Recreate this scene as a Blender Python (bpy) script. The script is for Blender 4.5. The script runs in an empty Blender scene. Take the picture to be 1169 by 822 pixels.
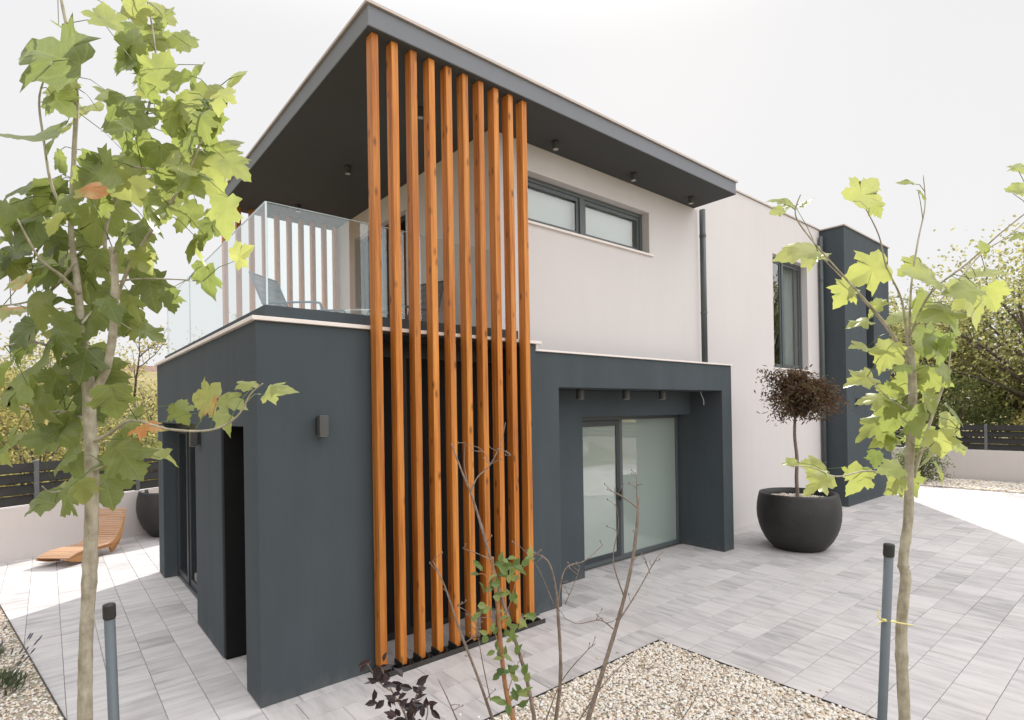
import bpy, math, random
import numpy as np
from mathutils import Vector, Matrix
random.seed(7); rng = np.random.default_rng(7)
R = math.radians
SC = bpy.context.scene
COL = SC.collection

# ------------------------------------------------------------------ helpers
class MB:
    """collects shapes, builds ONE mesh object"""
    def __init__(s): s.v = []; s.f = []; s.m = []; s.t = []; s.uv = {}; s.tone = 0.5
    def vert(s, p): s.v.append(tuple(p)); s.t.append(s.tone); return len(s.v) - 1
    def face(s, idx, m=0, uv=None):
        if uv is not None: s.uv[len(s.f)] = uv
        s.f.append(tuple(idx)); s.m.append(m)
    def poly(s, pts, m=0, uv=None):
        b = len(s.v)
        for p in pts: s.vert(p)
        s.face(range(b, b + len(pts)), m, uv)
    def box(s, x0, x1, y0, y1, z0, z1, m=0):
        b = len(s.v)
        for z in (z0, z1):
            for x, y in ((x0, y0), (x1, y0), (x1, y1), (x0, y1)): s.vert((x, y, z))
        for q in ((3, 2, 1, 0), (4, 5, 6, 7), (0, 1, 5, 4), (1, 2, 6, 5), (2, 3, 7, 6), (3, 0, 4, 7)):
            s.face([b + i for i in q], m)
    def obox(s, c, ax, ay, az, m=0):
        """oriented box: centre and three half-vectors"""
        c, ax, ay, az = Vector(c), Vector(ax), Vector(ay), Vector(az)
        b = len(s.v)
        for k in (-1, 1):
            for i, j in ((-1, -1), (1, -1), (1, 1), (-1, 1)): s.vert(c + ax * i + ay * j + az * k)
        for q in ((3, 2, 1, 0), (4, 5, 6, 7), (0, 1, 5, 4), (1, 2, 6, 5), (2, 3, 7, 6), (3, 0, 4, 7)):
            s.face([b + i for i in q], m)
    def prism(s, pts, off, m=0):
        """closed outline extruded by a vector"""
        off = Vector(off); n = len(pts); b = len(s.v)
        for p in pts: s.vert(p)
        for p in pts: s.vert(Vector(p) + off)
        s.face([b + i for i in range(n)][::-1], m); s.face([b + n + i for i in range(n)], m)
        for i in range(n):
            j = (i + 1) % n; s.face([b + i, b + j, b + n + j, b + n + i], m)
    def tube(s, pts, r0, r1=None, n=8, m=0, cap=True, rad=None):
        pts = [Vector(p) for p in pts]; r1 = r0 if r1 is None else r1
        N = len(pts); b = len(s.v); prev = None
        for i, p in enumerate(pts):
            t = (pts[min(i + 1, N - 1)] - pts[max(i - 1, 0)]).normalized()
            if prev is None:
                a = t.orthogonal().normalized()
            else:
                a = (prev - t * prev.dot(t)).normalized()
            prev = a; c = t.cross(a)
            r = rad[i] if rad else r0 + (r1 - r0) * i / max(1, N - 1)
            for k in range(n):
                w = 2 * math.pi * k / n
                s.vert(p + (a * math.cos(w) + c * math.sin(w)) * r)
        for i in range(N - 1):
            for k in range(n):
                k2 = (k + 1) % n
                s.face([b + i * n + k, b + i * n + k2, b + (i + 1) * n + k2, b + (i + 1) * n + k], m)
        if cap:
            s.face([b + k for k in range(n)][::-1], m); s.face([b + (N - 1) * n + k for k in range(n)], m)
    def lathe(s, prof, c, n=40, m=0):
        c = Vector(c); b = len(s.v)
        for r, z in prof:
            for k in range(n):
                w = 2 * math.pi * k / n; s.vert((c.x + r * math.cos(w), c.y + r * math.sin(w), c.z + z))
        for i in range(len(prof) - 1):
            for k in range(n):
                k2 = (k + 1) % n; s.face([b + i * n + k, b + i * n + k2, b + (i + 1) * n + k2, b + (i + 1) * n + k], m)
        s.face([b + k for k in range(n)][::-1], m); s.face([b + (len(prof) - 1) * n + k for k in range(n)], m)
    def build(s, name, mats, parent=None, smooth=False, bevel=0.0, loc=None):
        me = bpy.data.meshes.new(name); me.from_pydata(s.v, [], s.f)
        mats = mats if isinstance(mats, (list, tuple)) else [mats]
        for x in mats: me.materials.append(x)
        if len(mats) > 1: me.polygons.foreach_set('material_index', s.m)
        if smooth: me.polygons.foreach_set('use_smooth', [True] * len(s.f))
        a = me.attributes.new('tone', 'FLOAT', 'POINT'); a.data.foreach_set('value', s.t)
        if s.uv:
            u = me.uv_layers.new(name='UVMap')
            for fi, uv in s.uv.items():
                ls = me.polygons[fi].loop_start
                for k, q in enumerate(uv): u.data[ls + k].uv = q
        me.update()
        o = bpy.data.objects.new(name, me); COL.objects.link(o)
        if parent is not None: o.parent = parent
        if loc is not None: o.location = loc
        if bevel:
            md = o.modifiers.new('bevel', 'BEVEL'); md.width = bevel; md.segments = 2; md.limit_method = 'ANGLE'; md.angle_limit = R(40)
        return o

def merged(mb):
    """the boxes of mb joined into one seamless shell: faces only between full and empty cells"""
    bx = []
    for k in range(0, len(mb.v), 8):
        q = mb.v[k:k + 8]; bx.append((min(p[0] for p in q), max(p[0] for p in q), min(p[1] for p in q), max(p[1] for p in q), min(p[2] for p in q), max(p[2] for p in q)))
    ax = [sorted({round(v, 4) for b in bx for v in (b[2 * i], b[2 * i + 1])}) for i in range(3)]
    full = set()
    for i in range(len(ax[0]) - 1):
        for j in range(len(ax[1]) - 1):
            for k in range(len(ax[2]) - 1):
                c = [(ax[m][n] + ax[m][n + 1]) / 2 for m, n in ((0, i), (1, j), (2, k))]
                if any(b[0] < c[0] < b[1] and b[2] < c[1] < b[3] and b[4] < c[2] < b[5] for b in bx): full.add((i, j, k))
    o = MB(); ids = {}
    def V(i, j, k):
        if (i, j, k) not in ids: ids[i, j, k] = o.vert((ax[0][i], ax[1][j], ax[2][k]))
        return ids[i, j, k]
    for (i, j, k) in full:
        for d, q in (((-1, 0, 0), ((0, 0, 0), (0, 0, 1), (0, 1, 1), (0, 1, 0))), ((1, 0, 0), ((1, 0, 0), (1, 1, 0), (1, 1, 1), (1, 0, 1))), ((0, -1, 0), ((0, 0, 0), (1, 0, 0), (1, 0, 1), (0, 0, 1))), ((0, 1, 0), ((0, 1, 0), (0, 1, 1), (1, 1, 1), (1, 1, 0))), ((0, 0, -1), ((0, 0, 0), (0, 1, 0), (1, 1, 0), (1, 0, 0))), ((0, 0, 1), ((0, 0, 1), (1, 0, 1), (1, 1, 1), (0, 1, 1)))):
            if (i + d[0], j + d[1], k + d[2]) not in full: o.face([V(i + a, j + b, k + c) for a, b, c in q])
    return o
def tag(o, label=None, cat=None, group=None, kind=None):
    if label: o['label'] = label
    if cat: o['category'] = cat
    if group: o['group'] = group
    if kind: o['kind'] = kind
    return o
def thing(name, label, cat, loc=(0, 0, 0), rz=0.0, group=None):
    o = bpy.data.objects.new(name, None); COL.objects.link(o); o.location = loc; o.rotation_euler = (0, 0, rz)
    o.empty_display_size = 0.1
    return tag(o, label, cat, group)
def copy_tree(o, parent=None):
    c = o.copy(); COL.objects.link(c)
    if parent is not None: c.parent = parent
    for ch in list(o.children): copy_tree(ch, c)
    return c
def smooth_path(pts, k=4):
    P = [Vector(p) for p in pts]
    if len(P) < 3: return P
    out = []
    for i in range(len(P) - 1):
        p0 = P[max(i - 1, 0)]; p1 = P[i]; p2 = P[i + 1]; p3 = P[min(i + 2, len(P) - 1)]
        for j in range(k):
            t = j / k
            out.append(0.5 * ((2 * p1) + (p2 - p0) * t + (2 * p0 - 5 * p1 + 4 * p2 - p3) * t * t + (3 * p1 - p0 - 3 * p2 + p3) * t ** 3))
    out.append(P[-1]); return out

# ------------------------------------------------------------------ camera (wide lens with vertical shift, slight roll)
FPX, YAW, PIT, ROLL, SY = 637.19, 0.87569, 0.00387, -0.0160, 55.22
CAM = Vector((-1.262, -4.638, 2.3))
_f = Vector((math.cos(YAW) * math.cos(PIT), math.sin(YAW) * math.cos(PIT), math.sin(PIT)))
_r = Vector((math.sin(YAW), -math.cos(YAW), 0)); _u = _r.cross(_f)
CR = math.cos(ROLL) * _r + math.sin(ROLL) * _u; CU = -math.sin(ROLL) * _r + math.cos(ROLL) * _u; CF = _f
cam = bpy.data.cameras.new('camera'); co = bpy.data.objects.new('camera', cam); COL.objects.link(co)
M = Matrix((CR, CU, -CF)).transposed().to_4x4(); M.translation = CAM; co.matrix_world = M
cam.sensor_width = 36; cam.lens = FPX / 1169 * 36; cam.shift_y = SY / 1169; cam.clip_start = 0.05; cam.clip_end = 2000
SC.camera = co
def at(x, y, d):
    """survey point of the photograph at depth d along the view axis"""
    return CAM + d * (CF + CR * ((x - 584.5) / FPX) - CU * ((y - 411 - SY) / FPX))

# ------------------------------------------------------------------ materials
class NT:
    def __init__(s, name):
        s.mat = bpy.data.materials.new(name); s.mat.use_nodes = True; s.t = s.mat.node_tree; s.t.nodes.clear()
        s.out = s.n('ShaderNodeOutputMaterial')
    def n(s, typ, **kw):
        x = s.t.nodes.new(typ)
        for k, v in kw.items():
            if k.startswith('i_'): x.inputs[k[2:].replace('_', ' ')].default_value = v
            elif k == 'inp':
                for kk, vv in v.items(): x.inputs[kk].default_value = vv
            else: setattr(x, k, v)
        return x
    def l(s, a, b): s.t.links.new(a, b)
    def math(s, op, a, b=None, c=None, clamp=False):
        m = s.n('ShaderNodeMath', operation=op); m.use_clamp = clamp
        for i, q in enumerate((a, b, c)):
            if q is None: continue
            if isinstance(q, (int, float)): m.inputs[i].default_value = q
            else: s.l(q, m.inputs[i])
        return m.outputs[0]
    def ramp(s, fac, stops, interp='LINEAR'):
        r = s.n('ShaderNodeValToRGB'); r.color_ramp.interpolation = interp
        el = r.color_ramp.elements
        while len(el) < len(stops): el.new(0.5)
        for e, (p, c) in zip(el, stops): e.position = p; e.color = (*c, 1) if len(c) == 3 else c
        s.l(fac, r.inputs[0]); return r.outputs[0]
    def mix(s, fac, a, b, typ='MIX'):
        m = s.n('ShaderNodeMix', data_type='RGBA', blend_type=typ)
        for q, i in ((fac, 0), (a, 6), (b, 7)):
            if isinstance(q, (int, float)): m.inputs[i].default_value = q
            elif isinstance(q, tuple): m.inputs[i].default_value = (*q, 1) if len(q) == 3 else q
            else: s.l(q, m.inputs[i])
        return m.outputs[2]
    def noise(s, vec, scale, detail=4, rough=0.55):
        n = s.n('ShaderNodeTexNoise'); n.inputs['Scale'].default_value = scale; n.inputs['Detail'].default_value = detail; n.inputs['Roughness'].default_value = rough
        s.l(vec, n.inputs['Vector']); return n.outputs['Fac']
    def pos(s): return s.n('ShaderNodeTexCoord').outputs['Object']
    def scaled(s, vec, sc):
        m = s.n('ShaderNodeMapping'); m.inputs['Scale'].default_value = sc; s.l(vec, m.inputs['Vector']); return m.outputs[0]
    def bump(s, h, strength, dist):
        b = s.n('ShaderNodeBump'); b.inputs['Strength'].default_value = strength; b.inputs['Distance'].default_value = dist; s.l(h, b.inputs['Height']); return b.outputs[0]
    def principled(s, col, rough=0.6, metal=0.0, normal=None, spec=0.5):
        p = s.n('ShaderNodeBsdfPrincipled')
        if isinstance(col, tuple): p.inputs['Base Color'].default_value = (*col, 1)
        else: s.l(col, p.inputs['Base Color'])
        if isinstance(rough, (int, float)): p.inputs['Roughness'].default_value = rough
        else: s.l(rough, p.inputs['Roughness'])
        p.inputs['Metallic'].default_value = metal; p.inputs['Specular IOR Level'].default_value = spec
        if normal is not None: s.l(normal, p.inputs['Normal'])
        return p.outputs[0]
    def done(s, sh): s.l(sh, s.out.inputs['Surface']); return s.mat

def stucco(name, col, var=0.10, grain=260, depth=0.0016, rough=0.9, dust=0.0):
    t = NT(name); p = t.pos()
    big = t.noise(p, 0.55, 6, 0.6); streak = t.noise(t.scaled(p, (2.2, 2.2, 0.35)), 2.0, 5, 0.6); fine = t.noise(p, grain, 2, 0.5)
    k = t.math('ADD', t.math('MULTIPLY', big, 0.55), t.math('MULTIPLY', streak, 0.45))
    c = t.ramp(k, [(0.3, tuple(x * (1 - var) for x in col)), (0.7, tuple(min(1, x * (1 + var * 0.8)) for x in col))])
    c = t.mix(t.math('MULTIPLY', fine, 0.25), c, tuple(x * 0.72 for x in col))
    if dust:   # splash marks of dried rain along the foot of the wall
        z = t.n('ShaderNodeSeparateXYZ'); t.l(p, z.inputs[0])
        edge = t.math('SUBTRACT', 0.42, t.math('ADD', z.outputs[2], t.math('MULTIPLY', t.noise(t.scaled(p, (5, 5, 1.2)), 1.0, 5, 0.7), 0.62)))
        spl = t.math('MULTIPLY', t.math('MULTIPLY', edge, 5.0, None, True), dust)
        c = t.mix(spl, c, (0.20, 0.185, 0.17))
    med = t.noise(p, grain * 0.35, 3, 0.6)
    h = t.math('ADD', t.math('ADD', fine, med), t.math('MULTIPLY', t.noise(p, 9.0, 4, 0.6), 1.6))
    return t.done(t.principled(c, rough, 0, t.bump(h, 0.55, depth), 0.25))
def plain(name, col, rough=0.5, metal=0.0, var=0.12, scale=9.0, bump=0.0, spec=0.5):
    t = NT(name); p = t.pos(); n = t.noise(p, scale, 5, 0.6)
    c = t.ramp(n, [(0.3, tuple(x * (1 - var) for x in col)), (0.7, tuple(min(1, x * (1 + var)) for x in col))])
    nm = t.bump(t.noise(p, scale * 18, 3), 0.4, bump) if bump else None
    r = t.math('MULTIPLY_ADD', n, 0.25, rough - 0.12)
    return t.done(t.principled(c, r, metal, nm, spec))

M_DARK = stucco('anthracite_plaster', (0.064, 0.078, 0.088), 0.17, dust=0.30)
M_CREAM = stucco('cream_plaster', (0.62, 0.588, 0.584), 0.035, 300, 0.0012)
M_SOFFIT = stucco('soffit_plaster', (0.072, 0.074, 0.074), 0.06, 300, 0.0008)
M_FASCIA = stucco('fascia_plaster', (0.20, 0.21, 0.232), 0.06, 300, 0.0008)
M_COPING = plain('coping_stone', (0.74, 0.68, 0.64), 0.6, 0, 0.06, 5, 0.0004)
M_LIP = plain('roof_flashing', (0.42, 0.36, 0.32), 0.45, 0.3, 0.1, 4)
M_ALU = plain('anthracite_aluminium', (0.035, 0.042, 0.047), 0.38, 0.0, 0.08, 20, 0.0001)
M_ALUG = plain('window_frame_grey', (0.085, 0.10, 0.105), 0.42, 0.0, 0.08, 20, 0.0001)
M_BLACK = plain('black_metal', (0.016, 0.017, 0.018), 0.45, 0.0, 0.15, 12)
M_BLACKP = plain('black_panel', (0.010, 0.0105, 0.011), 0.75, 0.0, 0.15, 6, spec=0.2)
M_LAMPG = plain('lamp_grey', (0.075, 0.075, 0.074), 0.45, 0.2, 0.08, 12)
M_PIPE = plain('downpipe_grey', (0.075, 0.088, 0.09), 0.4, 0.0, 0.08, 8)
M_STEEL = plain('chair_steel', (0.035, 0.075, 0.11), 0.35, 0.2, 0.08, 12)
M_BLIND = plain('roller_blind', (0.55, 0.55, 0.545), 0.9, 0, 0.03, 3)
M_CURT = plain('door_curtain', (0.42, 0.49, 0.44), 0.9, 0, 0.08, 1.2)
M_FLOORIN = plain('indoor_floor', (0.12, 0.115, 0.11), 0.5, 0, 0.1, 3)
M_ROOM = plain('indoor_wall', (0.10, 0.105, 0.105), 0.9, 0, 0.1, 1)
M_LENS = plain('lamp_lens', (0.40, 0.39, 0.37), 0.25, 0, 0.03, 30)
M_GWALL = stucco('garden_wall_plaster', (0.70, 0.65, 0.63), 0.05, 180, 0.0015)
M_FENCE = plain('fence_board', (0.020, 0.019, 0.017), 0.65, 0, 0.25, 3, 0.0006)
M_FPOST = plain('fence_post_grey', (0.17, 0.18, 0.185), 0.45, 0.3, 0.08, 8)
M_POSTL = plain('stake_grey_plastic', (0.085, 0.104, 0.116), 0.42, 0, 0.10, 14, 0.0002)
M_CAP = plain('stake_cap_black', (0.018, 0.018, 0.018), 0.5, 0, 0.2, 30)
M_TIE = plain('yellow_tie', (0.62, 0.58, 0.20), 0.6, 0, 0.1, 40)
M_CUSH = plain('cushion_dark', (0.045, 0.05, 0.055), 0.9, 0, 0.1, 40, 0.0006)
M_WTOP = plain('table_white', (0.72, 0.72, 0.70), 0.4, 0, 0.03, 10)
M_EDGE = plain('edging_steel', (0.05, 0.046, 0.042), 0.6, 0.3, 0.2, 6)

def glass(name, refl=1.0, tint=(0.86, 0.90, 0.88), rough=0.0, extra=0.0):
    t = NT(name)
    tr = t.n('ShaderNodeBsdfTransparent'); tr.inputs[0].default_value = (*tint, 1)
    gl = t.n('ShaderNodeBsdfGlossy'); gl.inputs['Roughness'].default_value = rough; gl.inputs[0].default_value = (0.95, 0.97, 0.97, 1)
    fr = t.n('ShaderNodeFresnel'); fr.inputs['IOR'].default_value = 1.5
    bf = t.n('ShaderNodeNewGeometry').outputs['Backfacing']
    k = t.math('MULTIPLY', t.math('MULTIPLY_ADD', fr.outputs[0], refl, extra, True), t.math('SUBTRACT', 1.0, bf))
    m = t.n('ShaderNodeMixShader'); t.l(k, m.inputs[0]); t.l(tr.outputs[0], m.inputs[1]); t.l(gl.outputs[0], m.inputs[2])
    return t.done(m.outputs[0])
M_GLASS = glass('balustrade_glass', 1.0, (0.93, 0.96, 0.955), 0.0, 0.10)
M_WGLASS = glass('window_glass', 1.0, (0.90, 0.93, 0.915), 0.0, 0.11)
def frosted():
    t = NT('frosted_door_glass'); c = t.n('ShaderNodeBsdfDiffuse'); c.inputs[0].default_value = (0.38, 0.445, 0.41, 1)
    tr = t.n('ShaderNodeBsdfTranslucent'); tr.inputs[0].default_value = (0.6, 0.68, 0.63, 1)
    gl = t.n('ShaderNodeBsdfGlossy'); gl.inputs['Roughness'].default_value = 0.02
    fr = t.n('ShaderNodeFresnel'); fr.inputs['IOR'].default_value = 1.55
    m0 = t.n('ShaderNodeMixShader'); m0.inputs[0].default_value = 0.15; t.l(c.outputs[0], m0.inputs[1]); t.l(tr.outputs[0], m0.inputs[2])
    m = t.n('ShaderNodeMixShader'); t.l(t.math('MULTIPLY_ADD', fr.outputs[0], 1.0, 0.16, True), m.inputs[0]); t.l(m0.outputs[0], m.inputs[1]); t.l(gl.outputs[0], m.inputs[2])
    return t.done(m.outputs[0])
M_FROST = frosted()
M_DGLASS = glass('dark_window_glass', 1.0, (0.25, 0.27, 0.27), 0.0, 0.06)

def wood(name, dark, mid, light, axis=2, knots=True, rough=0.55):
    t = NT(name); p = t.pos(); oi = t.n('ShaderNodeObjectInfo')
    add = t.n('ShaderNodeVectorMath', operation='ADD'); t.l(p, add.inputs[0])
    sc = t.n('ShaderNodeVectorMath', operation='SCALE'); cmb = t.n('ShaderNodeCombineXYZ')
    for i in range(3): t.l(oi.outputs['Random'], cmb.inputs[i])
    t.l(cmb.outputs[0], sc.inputs[0]); sc.inputs['Scale'].default_value = 37.0; t.l(sc.outputs[0], add.inputs[1])
    q = add.outputs[0]
    s1 = [26, 26, 26]; s1[axis] = 0.9; s2 = [150, 150, 150]; s2[axis] = 3.0; s3 = [9, 9, 9]; s3[axis] = 3.6
    g1 = t.noise(t.scaled(q, tuple(s1)), 1.0, 5, 0.65); g2 = t.noise(t.scaled(q, tuple(s2)), 1.0, 2, 0.5)
    blot = t.noise(t.scaled(q, (3, 3, 3)), 0.6, 3, 0.5)
    k = t.math('ADD', t.math('MULTIPLY', g1, 0.7), t.math('MULTIPLY', g2, 0.3))
    c = t.ramp(k, [(0.34, dark), (0.48, mid), (0.64, light)])
    c = t.mix(t.math('MULTIPLY', blot, 0.45), c, tuple(x * 0.72 for x in mid))
    tint = t.ramp(oi.outputs['Random'], [(0.0, (0.70, 0.60, 0.54)), (0.35, (1.08, 1.02, 0.97)), (0.65, (0.80, 0.72, 0.68)), (1.0, (1.15, 1.2, 1.25))])
    c = t.mix(0.85, c, tint, 'MULTIPLY')
    if knots:
        vo = t.n('ShaderNodeTexVoronoi'); vo.inputs['Scale'].default_value = 1.0; vo.inputs['Randomness'].default_value = 1.0; t.l(t.scaled(q, tuple(s3)), vo.inputs['Vector'])
        kn = t.ramp(vo.outputs['Distance'], [(0.05, (1, 1, 1)), (0.20, (0, 0, 0))])
        c = t.mix(t.math('MULTIPLY', kn, 0.8), c, tuple(x * 0.35 for x in dark))
    return t.done(t.principled(c, rough, 0, t.bump(k, 0.35, 0.0012), 0.35))
M_WOOD = wood('larch_timber', (0.25, 0.072, 0.013), (0.52, 0.190, 0.033), (0.70, 0.325, 0.075))
M_CHAISED = wood('chaise_frame_timber', (0.26, 0.11, 0.035), (0.40, 0.19, 0.065), (0.48, 0.26, 0.10), 0, False)
M_CHAISE = wood('chaise_timber', (0.36, 0.21, 0.12), (0.47, 0.30, 0.19), (0.56, 0.40, 0.28), 1, False)

def paving_mat():
    t = NT('concrete_paving'); uv = t.n('ShaderNodeUVMap').outputs[0]; at_ = t.n('ShaderNodeAttribute'); at_.attribute_name = 'tone'; tone = at_.outputs['Fac']
    st = t.noise(t.scaled(uv, (12.0, 1.8, 1)), 1.0, 4, 0.55); st2 = t.noise(t.scaled(uv, (46, 5.0, 1)), 1.0, 3, 0.6); bl = t.noise(uv, 2.4, 3, 0.5); fine = t.noise(uv, 230, 2, 0.6)
    k = t.math('ADD', t.math('ADD', t.math('MULTIPLY', st, 0.70), t.math('MULTIPLY', st2, 0.14)), t.math('MULTIPLY', bl, 0.26))
    k = t.math('ADD', k, t.math('MULTIPLY_ADD', tone, 0.30, -0.16))
    c = t.ramp(k, [(0.32, (0.30, 0.290, 0.292)), (0.45, (0.415, 0.396, 0.392)), (0.57, (0.495, 0.472, 0.464)), (0.72, (0.555, 0.53, 0.52))])
    c = t.mix(t.math('MULTIPLY', fine, 0.18), c, (0.32, 0.30, 0.29))
    pw = t.noise(t.n('ShaderNodeTexCoord').outputs['Object'], 0.8, 5, 0.6)
    c = t.mix(t.math('MULTIPLY', t.ramp(pw, [(0.5, (0, 0, 0)), (0.75, (1, 1, 1))]), 0.20), c, (0.36, 0.29, 0.24))
    return t.done(t.principled(c, 0.72, 0, t.bump(t.math('ADD', fine, t.math('MULTIPLY', st2, 0.6)), 0.35, 0.0015), 0.35))
M_PAVE = paving_mat()
M_JOINT = plain('joint_sand', (0.30, 0.28, 0.265), 0.95, 0, 0.2, 30)

def gravel_base():
    t = NT('gravel_bed'); p = t.pos()
    v = t.n('ShaderNodeTexVoronoi'); v.inputs['Scale'].default_value = 55; t.l(p, v.inputs['Vector'])
    c = t.mix(0.75, (0.42, 0.36, 0.29), v.outputs['Color'], 'MULTIPLY')
    c = t.mix(0.55, c, (0.40, 0.34, 0.27))
    return t.done(t.principled(c, 0.9, 0, t.bump(v.outputs['Distance'], 0.8, 0.012), 0.3))
M_GBASE = gravel_base()
def pebble():
    t = NT('pebble'); a = t.n('ShaderNodeAttribute'); a.attribute_name = 'tone'
    c = t.ramp(a.outputs['Fac'], [(0.0, (0.36, 0.27, 0.19)), (0.12, (0.56, 0.44, 0.32)), (0.3, (0.67, 0.59, 0.48)), (0.5, (0.72, 0.67, 0.59)), (0.72, (0.78, 0.745, 0.69)), (0.88, (0.60, 0.575, 0.53)), (1.0, (0.48, 0.465, 0.44))])
    n = t.noise(t.pos(), 90, 3); c = t.mix(t.math('MULTIPLY', n, 0.28), c, (0.46, 0.40, 0.33))
    return t.done(t.principled(c, 0.75, 0, None, 0.3))
M_PEB = pebble()
def ground_mat():
    t = NT('dry_ground'); p = t.pos(); n = t.noise(p, 0.25, 6, 0.6); f = t.noise(p, 6, 5, 0.7)
    k = t.math('ADD', t.math('MULTIPLY', n, 0.5), t.math('MULTIPLY', f, 0.5))
    c = t.ramp(k, [(0.35, (0.10, 0.095, 0.035)), (0.5, (0.22, 0.19, 0.085)), (0.65, (0.34, 0.28, 0.16))])
    return t.done(t.principled(c, 0.95, 0, t.bump(f, 0.6, 0.06), 0.2))
M_GROUND = ground_mat()

def leaf_mat(name, stops, trans=0.5, veins=True, orange=0.0, gloss=0.55, tr_tint=(1.0, 0.96, 0.58)):
    t = NT(name); a = t.n('ShaderNodeAttribute'); a.attribute_name = 'tone'; tone = a.outputs['Fac']
    c = t.ramp(tone, stops)
    if veins:
        uv = t.n('ShaderNodeUVMap').outputs[0]; sp = t.n('ShaderNodeSeparateXYZ'); t.l(uv, sp.inputs[0]); x = t.math('ABSOLUTE', sp.outputs[0]); y = sp.outputs[1]
        vein = t.math('LESS_THAN', x, 0.011)
        for (px, py, ox, oy) in ((0.60, 0.50, 0, 0.02), (0.50, 0.06, 0, 0.0)):
            L = math.hypot(px, py - oy); ux, uy = px / L, (py - oy) / L
            d = t.math('ABSOLUTE', t.math('SUBTRACT', t.math('MULTIPLY', x, uy), t.math('MULTIPLY', t.math('SUBTRACT', y, oy), ux)))
            vein = t.math('MAXIMUM', vein, t.math('LESS_THAN', d, 0.009))
        # side veins: herring-bone from the midrib
        w = t.n('ShaderNodeTexWave', wave_type='BANDS', bands_direction='Y'); cm = t.n('ShaderNodeCombineXYZ'); t.l(x, cm.inputs[0]); t.l(t.math('SUBTRACT', y, t.math('MULTIPLY', x, 0.75)), cm.inputs[1]); t.l(cm.outputs[0], w.inputs['Vector']); w.inputs['Scale'].default_value = 2.6; w.inputs['Distortion'].default_value = 0.6
        sv = t.math('MULTIPLY', t.math('GREATER_THAN', w.outputs['Fac'], 0.93), 0.4)
        vein = t.math('MAXIMUM', vein, sv)
        c = t.mix(t.math('MULTIPLY', vein, 0.30), c, (0.34, 0.38, 0.15))
    n = t.noise(t.pos(), 28, 4, 0.6)
    c = t.mix(t.math('MULTIPLY', n, 0.35), c, tuple(x * 0.55 for x in stops[0][1]))
    if orange:
        n2 = t.noise(t.pos(), 9, 3, 0.5); g = t.math('GREATER_THAN', tone, 0.93)
        c = t.mix(t.math('MULTIPLY', g, t.ramp(n2, [(0.42, (0, 0, 0)), (0.55, (1, 1, 1))])), c, (0.46, 0.20, 0.07))
    d = t.principled(c, 0.38, 0, t.bump(n, 0.3, 0.004), gloss)
    tl = t.n('ShaderNodeBsdfTranslucent'); ct = t.mix(1.0, c, tr_tint, 'MULTIPLY'); hs = t.n('ShaderNodeHueSaturation'); hs.inputs['Value'].default_value = 2.1; hs.inputs['Saturation'].default_value = 0.90; t.l(ct, hs.inputs['Color']); t.l(hs.outputs[0], tl.inputs[0])
    m = t.n('ShaderNodeMixShader'); m.inputs[0].default_value = trans; t.l(d, m.inputs[1]); t.l(tl.outputs[0], m.inputs[2])
    return t.done(m.outputs[0])
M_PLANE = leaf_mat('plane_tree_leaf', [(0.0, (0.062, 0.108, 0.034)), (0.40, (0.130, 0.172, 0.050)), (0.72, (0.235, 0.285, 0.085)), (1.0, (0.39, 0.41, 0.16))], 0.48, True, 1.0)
M_PLANE2 = leaf_mat('young_plane_leaf', [(0.0, (0.090, 0.150, 0.045)), (0.45, (0.21, 0.26, 0.07)), (1.0, (0.38, 0.41, 0.13))], 0.42, True, 0.0)
M_SAPL = leaf_mat('sapling_leaf', [(0.0, (0.065, 0.125, 0.035)), (0.5, (0.15, 0.22, 0.06)), (1.0, (0.34, 0.35, 0.12))], 0.35, False)
M_PURP = leaf_mat('purple_leaf', [(0.0, (0.014, 0.008, 0.010)), (0.6, (0.03, 0.014, 0.018)), (1.0, (0.07, 0.035, 0.035))], 0.15, False, 0, 0.6, (1, 0.5, 0.5))
M_MAPLE = leaf_mat('maple_leaf', [(0.0, (0.060, 0.032, 0.026)), (0.5, (0.105, 0.068, 0.042)), (1.0, (0.15, 0.17, 0.065))], 0.42, False, 0, 0.3, (1, 0.75, 0.5))
M_OLIVE = leaf_mat('olive_scrub_leaf', [(0.0, (0.16, 0.165, 0.08)), (0.5, (0.235, 0.235, 0.11)), (1.0, (0.31, 0.295, 0.15))], 0.5, False, 0, 0.2)
M_DRY = leaf_mat('dry_scrub_leaf', [(0.0, (0.17, 0.155, 0.06)), (0.5, (0.29, 0.265, 0.105)), (1.0, (0.42, 0.37, 0.17))], 0.45, False, 0, 0.2)
M_GREENB = leaf_mat('dense_shrub_leaf', [(0.0, (0.065, 0.09, 0.035)), (0.6, (0.125, 0.155, 0.06)), (1.0, (0.24, 0.25, 0.10))], 0.45, False, 0, 0.3)
M_LAV = leaf_mat('lavender_leaf', [(0.0, (0.07, 0.10, 0.06)), (0.6, (0.12, 0.16, 0.09)), (1.0, (0.22, 0.25, 0.15))], 0.2, False, 0, 0.2)
M_SPIKE = plain('lavender_flower', (0.10, 0.09, 0.13), 0.9, 0, 0.3, 60)
def bark(name, a, b, s=1.0):
    t = NT(name); p = t.pos(); n = t.noise(p, 22 * s, 5, 0.65); v = t.noise(t.scaled(p, (60 * s, 60 * s, 12 * s)), 1.0, 3, 0.6)
    k = t.math('ADD', t.math('MULTIPLY', n, 0.6), t.math('MULTIPLY', v, 0.4))
    c = t.ramp(k, [(0.36, a), (0.62, b)])
    return t.done(t.principled(c, 0.8, 0, t.bump(k, 0.5, 0.004), 0.3))
M_BARK = bark('plane_bark', (0.23, 0.20, 0.145), (0.46, 0.425, 0.34))
M_BARKD = bark('dark_bark', (0.085, 0.065, 0.05), (0.20, 0.165, 0.13), 0.4)
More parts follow.
